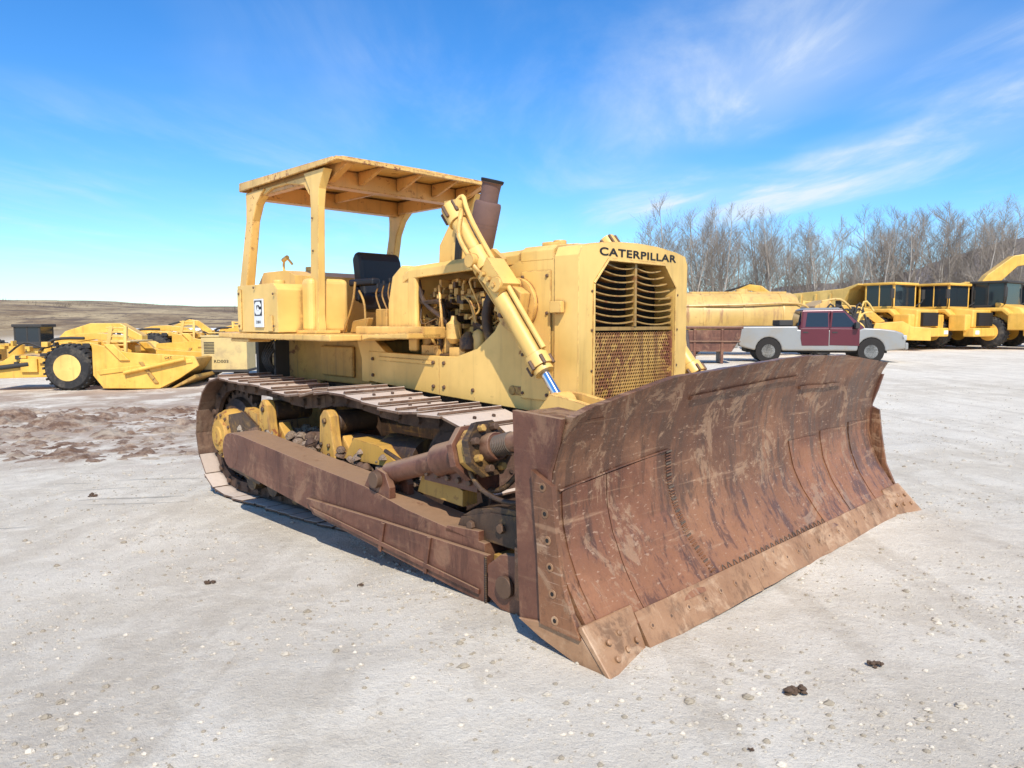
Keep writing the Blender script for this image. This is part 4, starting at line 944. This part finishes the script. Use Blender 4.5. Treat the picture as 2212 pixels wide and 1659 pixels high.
E=empty("generator",(-11.55,29.5,G(-11.55,29.5)-.05),math.radians(6),"cream yellow towable generator with black lettering on gravel","generator")
m=MB(); l,w,h=1.75,1.4,1.75
m.box(-l/2,l/2,-w/2,w/2,.45,h,0); m.box(-l/2-.03,l/2+.03,-w/2-.03,w/2+.03,h,h+.06,0); m.box(-l/2-.02,l/2+.02,-w/2-.02,w/2+.02,.35,.45,1)
m.box(-.3,.3,-.3,.3,h+.06,h+.2,1)
for i in range(8): m.box(-l/2+.1,-l/2+.5,-w/2-.02,-w/2-.001,1.1+i*.06,1.13+i*.06,1)
m.build("housing",[m_cream,m_bdark],E,.02,2)
for x in (-l/3,l/3):
    m=MB(); m.lathe((x,-w/2+.1,.3),(0,1,0),[(0,.15),(0,.28),(.2,.28),(.2,.15)],18,0); m.build("wheel",[m_rubber],E)
text("RD003","lettering",(-.40,-w/2-.006,.72),(1,0,0),(0,0,1),.55,m_ink,E,height=.12,fat=.01)
for x,y,mt,nm in ((-36,72,m_wpaint,"white"),(-40,74,m_wpaint,"white"),(-33,78,m_wpaint,"white"),(-30,70,m_wpaint,"white")):
    E=empty("parked_van",(x,y,-1.15),math.radians(random.uniform(-15,15)),nm+" van parked beyond the yellow machines","van","white vans beyond the machines")
    m=MB(); m.prism([(-2.4,.35),(-2.4,1.9),(-2.2,2.1),(1.2,2.1),(1.9,1.35),(2.4,1.2),(2.5,.35)],1,-.95,.95,0); m.build("body",[mt],E,.06,3)
    m=MB(); m.prism([(.2,1.3),(.2,1.85),(1.2,1.85),(1.65,1.35)],1,-.96,.96,0); m.box(-2.0,0,-.96,.96,1.35,1.8,0); m.build("window",[m_glass],E)
    for xx in (-1.5,1.6):
        for yy in (-.95,.75):
            m=MB(); m.lathe((xx,yy,.33),(0,1,0),[(0,.1),(0,.33),(.2,.33),(.2,.1)],18,0); m.build("wheel",[m_rubber],E)
for (x,y,s) in ((33,60,1.0),(44,62,1.3)):
    E=empty("red_trailer",(x,y,.2),math.radians(-20),"red farm trailer parked behind dump trucks","trailer","red trailers behind the trucks")
    m=MB(); m.prism([(-2.5,1.2),(-2.9,2.9*s),(2.6,2.9*s),(2.2,1.2)],1,-1.1,1.1,0); m.box(-2.6,3.5,-.4,.4,.9,1.15,0); m.build("trailer_body",[m_red],E,.04)
    for xx in (-1.2,.2):
        m=MB(); m.lathe((xx,-1.2,.55),(0,1,0),[(0,.2),(0,.55),(.3,.55),(.3,.2)],18,0); m.build("wheel",[m_rubber],E)

# ------------------------------------------------------------------ trees
m_bark=plain("bare_bark",(.40,.35,.29),.9,0,.3,1)
m_twig=plain("bare_twigs",(.29,.24,.19),.9,0,.2,1)
def mktree(seed,H):
    r=random.Random(seed); tk=MB(); cr=MB()
    def seg(M,a,b,r0,r1,n=3):
        d=(b-a)
        if d.length<1e-4: return
        d.normalize(); u=d.orthogonal().normalized(); w=d.cross(u)
        l0=[a+(u*math.cos(6.283*i/n)+w*math.sin(6.283*i/n))*r0 for i in range(n)]; l1=[b+(u*math.cos(6.283*i/n)+w*math.sin(6.283*i/n))*r1 for i in range(n)]
        M.add(l0+l1,[(i,(i+1)%n,n+(i+1)%n,n+i) for i in range(n)],0,True)
    def branch(M,p,d,L,rad,lev):
        n=4 if lev<2 else 3; q=p.copy(); dd=d.copy()
        for k in range(n):
            dd=(dd+V((r.gauss(0,.13),r.gauss(0,.13),r.gauss(.05,.08)))).normalized()
            nq=q+dd*(L/n); seg(M,q,nq,rad*(1-k/n*.7),rad*(1-(k+1)/n*.7))
            if lev<3:
                for _ in range((2,3,2)[lev] if k>0 else 1):
                    a=r.uniform(0,6.283); side=V((math.cos(a),math.sin(a),r.uniform(.0,.7))).normalized()
                    nd=(dd*.75+side*.65).normalized(); branch(cr,nq,nd,L*r.uniform(.35,.6),max(rad*.5,.0075),lev+1)
            q=nq
    p=V((0,0,-.3)); d=V((0,0,1)); R=H*.011; n=10
    for k in range(n):
        d=(d+V((r.gauss(0,.045),r.gauss(0,.045),0))).normalized(); q=p+d*(H*.93/n)
        seg(tk,p,q,R*(1-k/n*.85),R*(1-(k+1)/n*.85),7)
        if k>=2:
            for _ in range(r.choice((2,3,3))):
                a=r.uniform(0,6.283); nd=V((math.cos(a)*.7,math.sin(a)*.7,r.uniform(.5,1.1))).normalized()
                branch(cr,p.lerp(q,r.random()),nd,H*(.24+.012*k-.0028*k*k)*r.uniform(.7,1.15),R*.28*(1-k/n*.6),1)
        p=q
    branch(cr,p,d,H*.09,R*.15,1)
    return tk.build("trunk",[m_bark]),cr.build("crown",[m_twig])
VAR=[mktree(21+i,(14,15.2,13,15.5,14,12.5)[i]) for i in range(6)]
rt=random.Random(5)
for i in range(118):
    tt=i/117; X=17.5+tt*60+rt.uniform(-.5,.5); Y=92+rt.uniform(-8,12)
    vi=rt.randrange(6); u=X/Y
    sc=rt.uniform(.86,1.0)*(1.05 if u>.5 else .98)
    if .455<u<.49: sc*=.70
    e=empty("tree",(X,Y,1.0),rt.uniform(0,6.28),"tall leafless deciduous tree at the edge of the yard","tree","row of bare trees behind the yard"); e.scale=(sc*1.05,sc*1.05,sc)
    for o_ in VAR[vi]:
        n_=o_.copy(); COL.objects.link(n_); n_.parent=e; n_.location=(0,0,0)
for t0,c0 in VAR: bpy.data.objects.remove(t0); bpy.data.objects.remove(c0)
m=MB()
for i in range(6500):
    X=rt.uniform(14,80); Y=rt.uniform(84,100); h_=rt.uniform(.8,4.2); z=.8
    a=V((X,Y,z)); b=a+V((rt.uniform(-.6,.6),rt.uniform(-.6,.6),h_)); m.cyl(a,b,.03,.008,3,0,False)
    c_=a.lerp(b,.5); m.cyl(c_,c_+V((rt.uniform(-.6,.6),rt.uniform(-.6,.6),h_*.4)),.02,.006,3,0,False)
br=m.build("brush",[plain("brush_brown",(.20,.145,.095),.9)]); br["kind"]="stuff"
m=MB()
for cl in range(60):
    cxx=rt.uniform(-160,-40); cy_=rt.uniform(180,222); R_=rt.uniform(1,4)
    z=(-cxx-40)/120*3.4+3.4
    for q in range(40):
        a=V((cxx+rt.gauss(0,R_),cy_+rt.gauss(0,R_),z-.5)); hh=rt.uniform(.3,1.0)*R_*.55; m.cyl(a,a+V((rt.uniform(-.5,.5),rt.uniform(-.5,.5),hh+.5)),.07,.02,3,0,False)
br=m.build("brush",[bpy.data.materials["brush_brown"]]); br["kind"]="stuff"

# ------------------------------------------------------------------ gravel stones and clods
def rock(m,x,y,z,r,rng,mat):
    vs=[];n=6
    for lz,lr in ((-.3,.7),(.15,1.0),(.55,.6)):
        for i in range(n):
            a=2*math.pi*i/n+lz; q=r*lr*rng.uniform(.75,1.2); vs.append((x+q*math.cos(a),y+q*math.sin(a)*.85,z+r*lz*rng.uniform(.8,1.1)))
    vs.append((x,y,z+r*.72)); fs=[]
    for k in range(2):
        for i in range(n): fs.append((k*n+i,k*n+(i+1)%n,(k+1)*n+(i+1)%n,(k+1)*n+i))
    fs+=[(2*n+i,2*n+(i+1)%n,3*n) for i in range(n)]
    m.add(vs,fs,mat,False)
m_st=[plain("stone_light",(.62,.535,.41),.9,0,.15),plain("stone_grey",(.48,.41,.31),.9,0,.2),plain("stone_dark",(.33,.27,.19),.9,0,.2)]
m=MB(); rg=random.Random(9)
for i in range(46000):
    Y=1.2+17*rg.random()**1.5; X=rg.uniform(-.85,.85)*(Y+1.5)
    if noise.noise(V((X*.9,Y*.9,2)))*.8+.25*noise.noise(V((X*3,Y*3,2)))<rg.uniform(-.45,.35): continue
    r=.004+.011*rg.random()**3+ (.018*rg.random() if rg.random()<.05 else 0)
    rock(m,X,Y,gz(X,Y)+r*.02,r,rg,rg.choice((0,1,1,1,2,2)))
st=m.build("gravel",m_st); st["kind"]="stuff"
m_clod=plain("mud_clod",(.10,.06,.035),.95,0,.3,20)
for (x,y,r) in ((1.17,2.86,.045),(1.62,3.1,.032),(-.93,4.3,.02),(.85,2.45,.012),(.30,2.3,.012),(-1.93,4.5,.03),(-4.6,7.8,.05)):
    m=MB()
    for k in range(26): rock(m,rg.uniform(-r,r)*.85,rg.uniform(-r,r)*.6,rg.uniform(0,r*.45),r*rg.uniform(.15,.45),rg,0)
    o_=m.build("mud_clod",[m_clod],loc=(x,y,gz(x,y)+.003)); o_["label"]="small dark clod of dried mud on gravel"; o_["category"]="clod"; o_["group"]="mud clods scattered on the gravel"

# ------------------------------------------------------------------ light, world, camera
S_=V((.08,-.66,.745)).normalized()
sun=bpy.data.lights.new("sun",'SUN'); sun.energy=5.0; sun.angle=math.radians(.5); sun.color=(1,.96,.89)
so_=bpy.data.objects.new("sun",sun); COL.objects.link(so_); so_.rotation_euler=S_.to_track_quat('Z','Y').to_euler(); so_.location=(0,0,30)
w=bpy.data.worlds.new("World"); scene.world=w; w.use_nodes=True; nt=w.node_tree; nn=nt.nodes; ll=nt.links.new
bg=nn["Background"]; bg.inputs[1].default_value=.10
sky=nn.new("ShaderNodeTexSky"); sky.sky_type='NISHITA'; sky.sun_disc=False; sky.sun_elevation=math.asin(S_.z); sky.sun_rotation=math.atan2(S_.x,S_.y); sky.air_density=1.0; sky.dust_density=.3; sky.ozone_density=3.0
hsv=nn.new("ShaderNodeHueSaturation"); hsv.inputs["Saturation"].default_value=1.30; hsv.inputs["Value"].default_value=1.38; ll(sky.outputs[0],hsv.inputs["Color"])
mul=nn.new("ShaderNodeMix"); mul.data_type='RGBA'; mul.blend_type='MULTIPLY'; mul.inputs[0].default_value=1; ll(hsv.outputs[0],mul.inputs[6]); mul.inputs[7].default_value=(1.0,1.26,1.48,1)
tc=nn.new("ShaderNodeTexCoord"); sp=nn.new("ShaderNodeSeparateXYZ"); ll(tc.outputs["Generated"],sp.inputs[0])
def M(op,a,b=0.0):
    n=nn.new("ShaderNodeMath"); n.operation=op
    for i,x in enumerate((a,b)):
        if isinstance(x,(int,float)): n.inputs[i].default_value=x
        else: ll(x,n.inputs[i])
    return n.outputs[0]
def ST(x,a,b):
    n=nn.new("ShaderNodeMapRange"); n.interpolation_type='SMOOTHSTEP'; n.inputs[1].default_value=a; n.inputs[2].default_value=b; ll(x,n.inputs[0]); return n.outputs[0]
zz=M('MAXIMUM',sp.outputs[2],.03); u_=M('DIVIDE',sp.outputs[0],zz); v_=M('DIVIDE',sp.outputs[1],zz)
cb=nn.new("ShaderNodeCombineXYZ"); ll(u_,cb.inputs[0]); ll(v_,cb.inputs[1])
def NZ(scale,rot,loc,sc,detail,rough,dist):
    mp=nn.new("ShaderNodeMapping"); mp.inputs["Scale"].default_value=scale; mp.inputs["Rotation"].default_value=(0,0,rot); mp.inputs["Location"].default_value=loc; ll(cb.outputs[0],mp.inputs[0])
    n=nn.new("ShaderNodeTexNoise"); n.inputs["Scale"].default_value=sc; n.inputs["Detail"].default_value=detail; n.inputs["Roughness"].default_value=rough; n.inputs["Distortion"].default_value=dist; ll(mp.outputs[0],n.inputs["Vector"]); return n.outputs[0]
n1=NZ((1.0,.35,1),.35,(0,0,0),1.1,9,.6,.5); n2=NZ((1,.6,1),-.3,(3,1,0),.55,4,.5,.3)
band=M('MULTIPLY',ST(u_,.25,1.2),ST(u_,3.4,1.9))
band=M('MULTIPLY',band,ST(v_,9.0,4.5))
m1=M('MULTIPLY',M('MULTIPLY',ST(n1,.40,.76),ST(n2,.33,.6)),M('ADD',M('MULTIPLY',band,1.1),.28))
haze=M('MULTIPLY',M('MULTIPLY',band,ST(n2,.3,.7)),.42)
cf=M('MINIMUM',M('ADD',m1,haze),.9)
mx=nn.new("ShaderNodeMix"); mx.data_type='RGBA'; ll(cf,mx.inputs[0]); ll(mul.outputs[2],mx.inputs[6]); mx.inputs[7].default_value=(8.4,9.3,10.4,1)
ll(mx.outputs[2],bg.inputs[0])
cam=bpy.data.cameras.new("camera"); cam.lens=1560/2212*36; cam.sensor_width=36; cam.clip_end=20000; cam.clip_start=.05
co=bpy.data.objects.new("camera",cam); COL.objects.link(co); co.location=(0,0,1.533); co.rotation_euler=(math.radians(90)-math.atan(132.5/1560),0,0)
scene.camera=co
scene.view_settings.view_transform='Standard'; scene.view_settings.look='None'; scene.view_settings.exposure=0
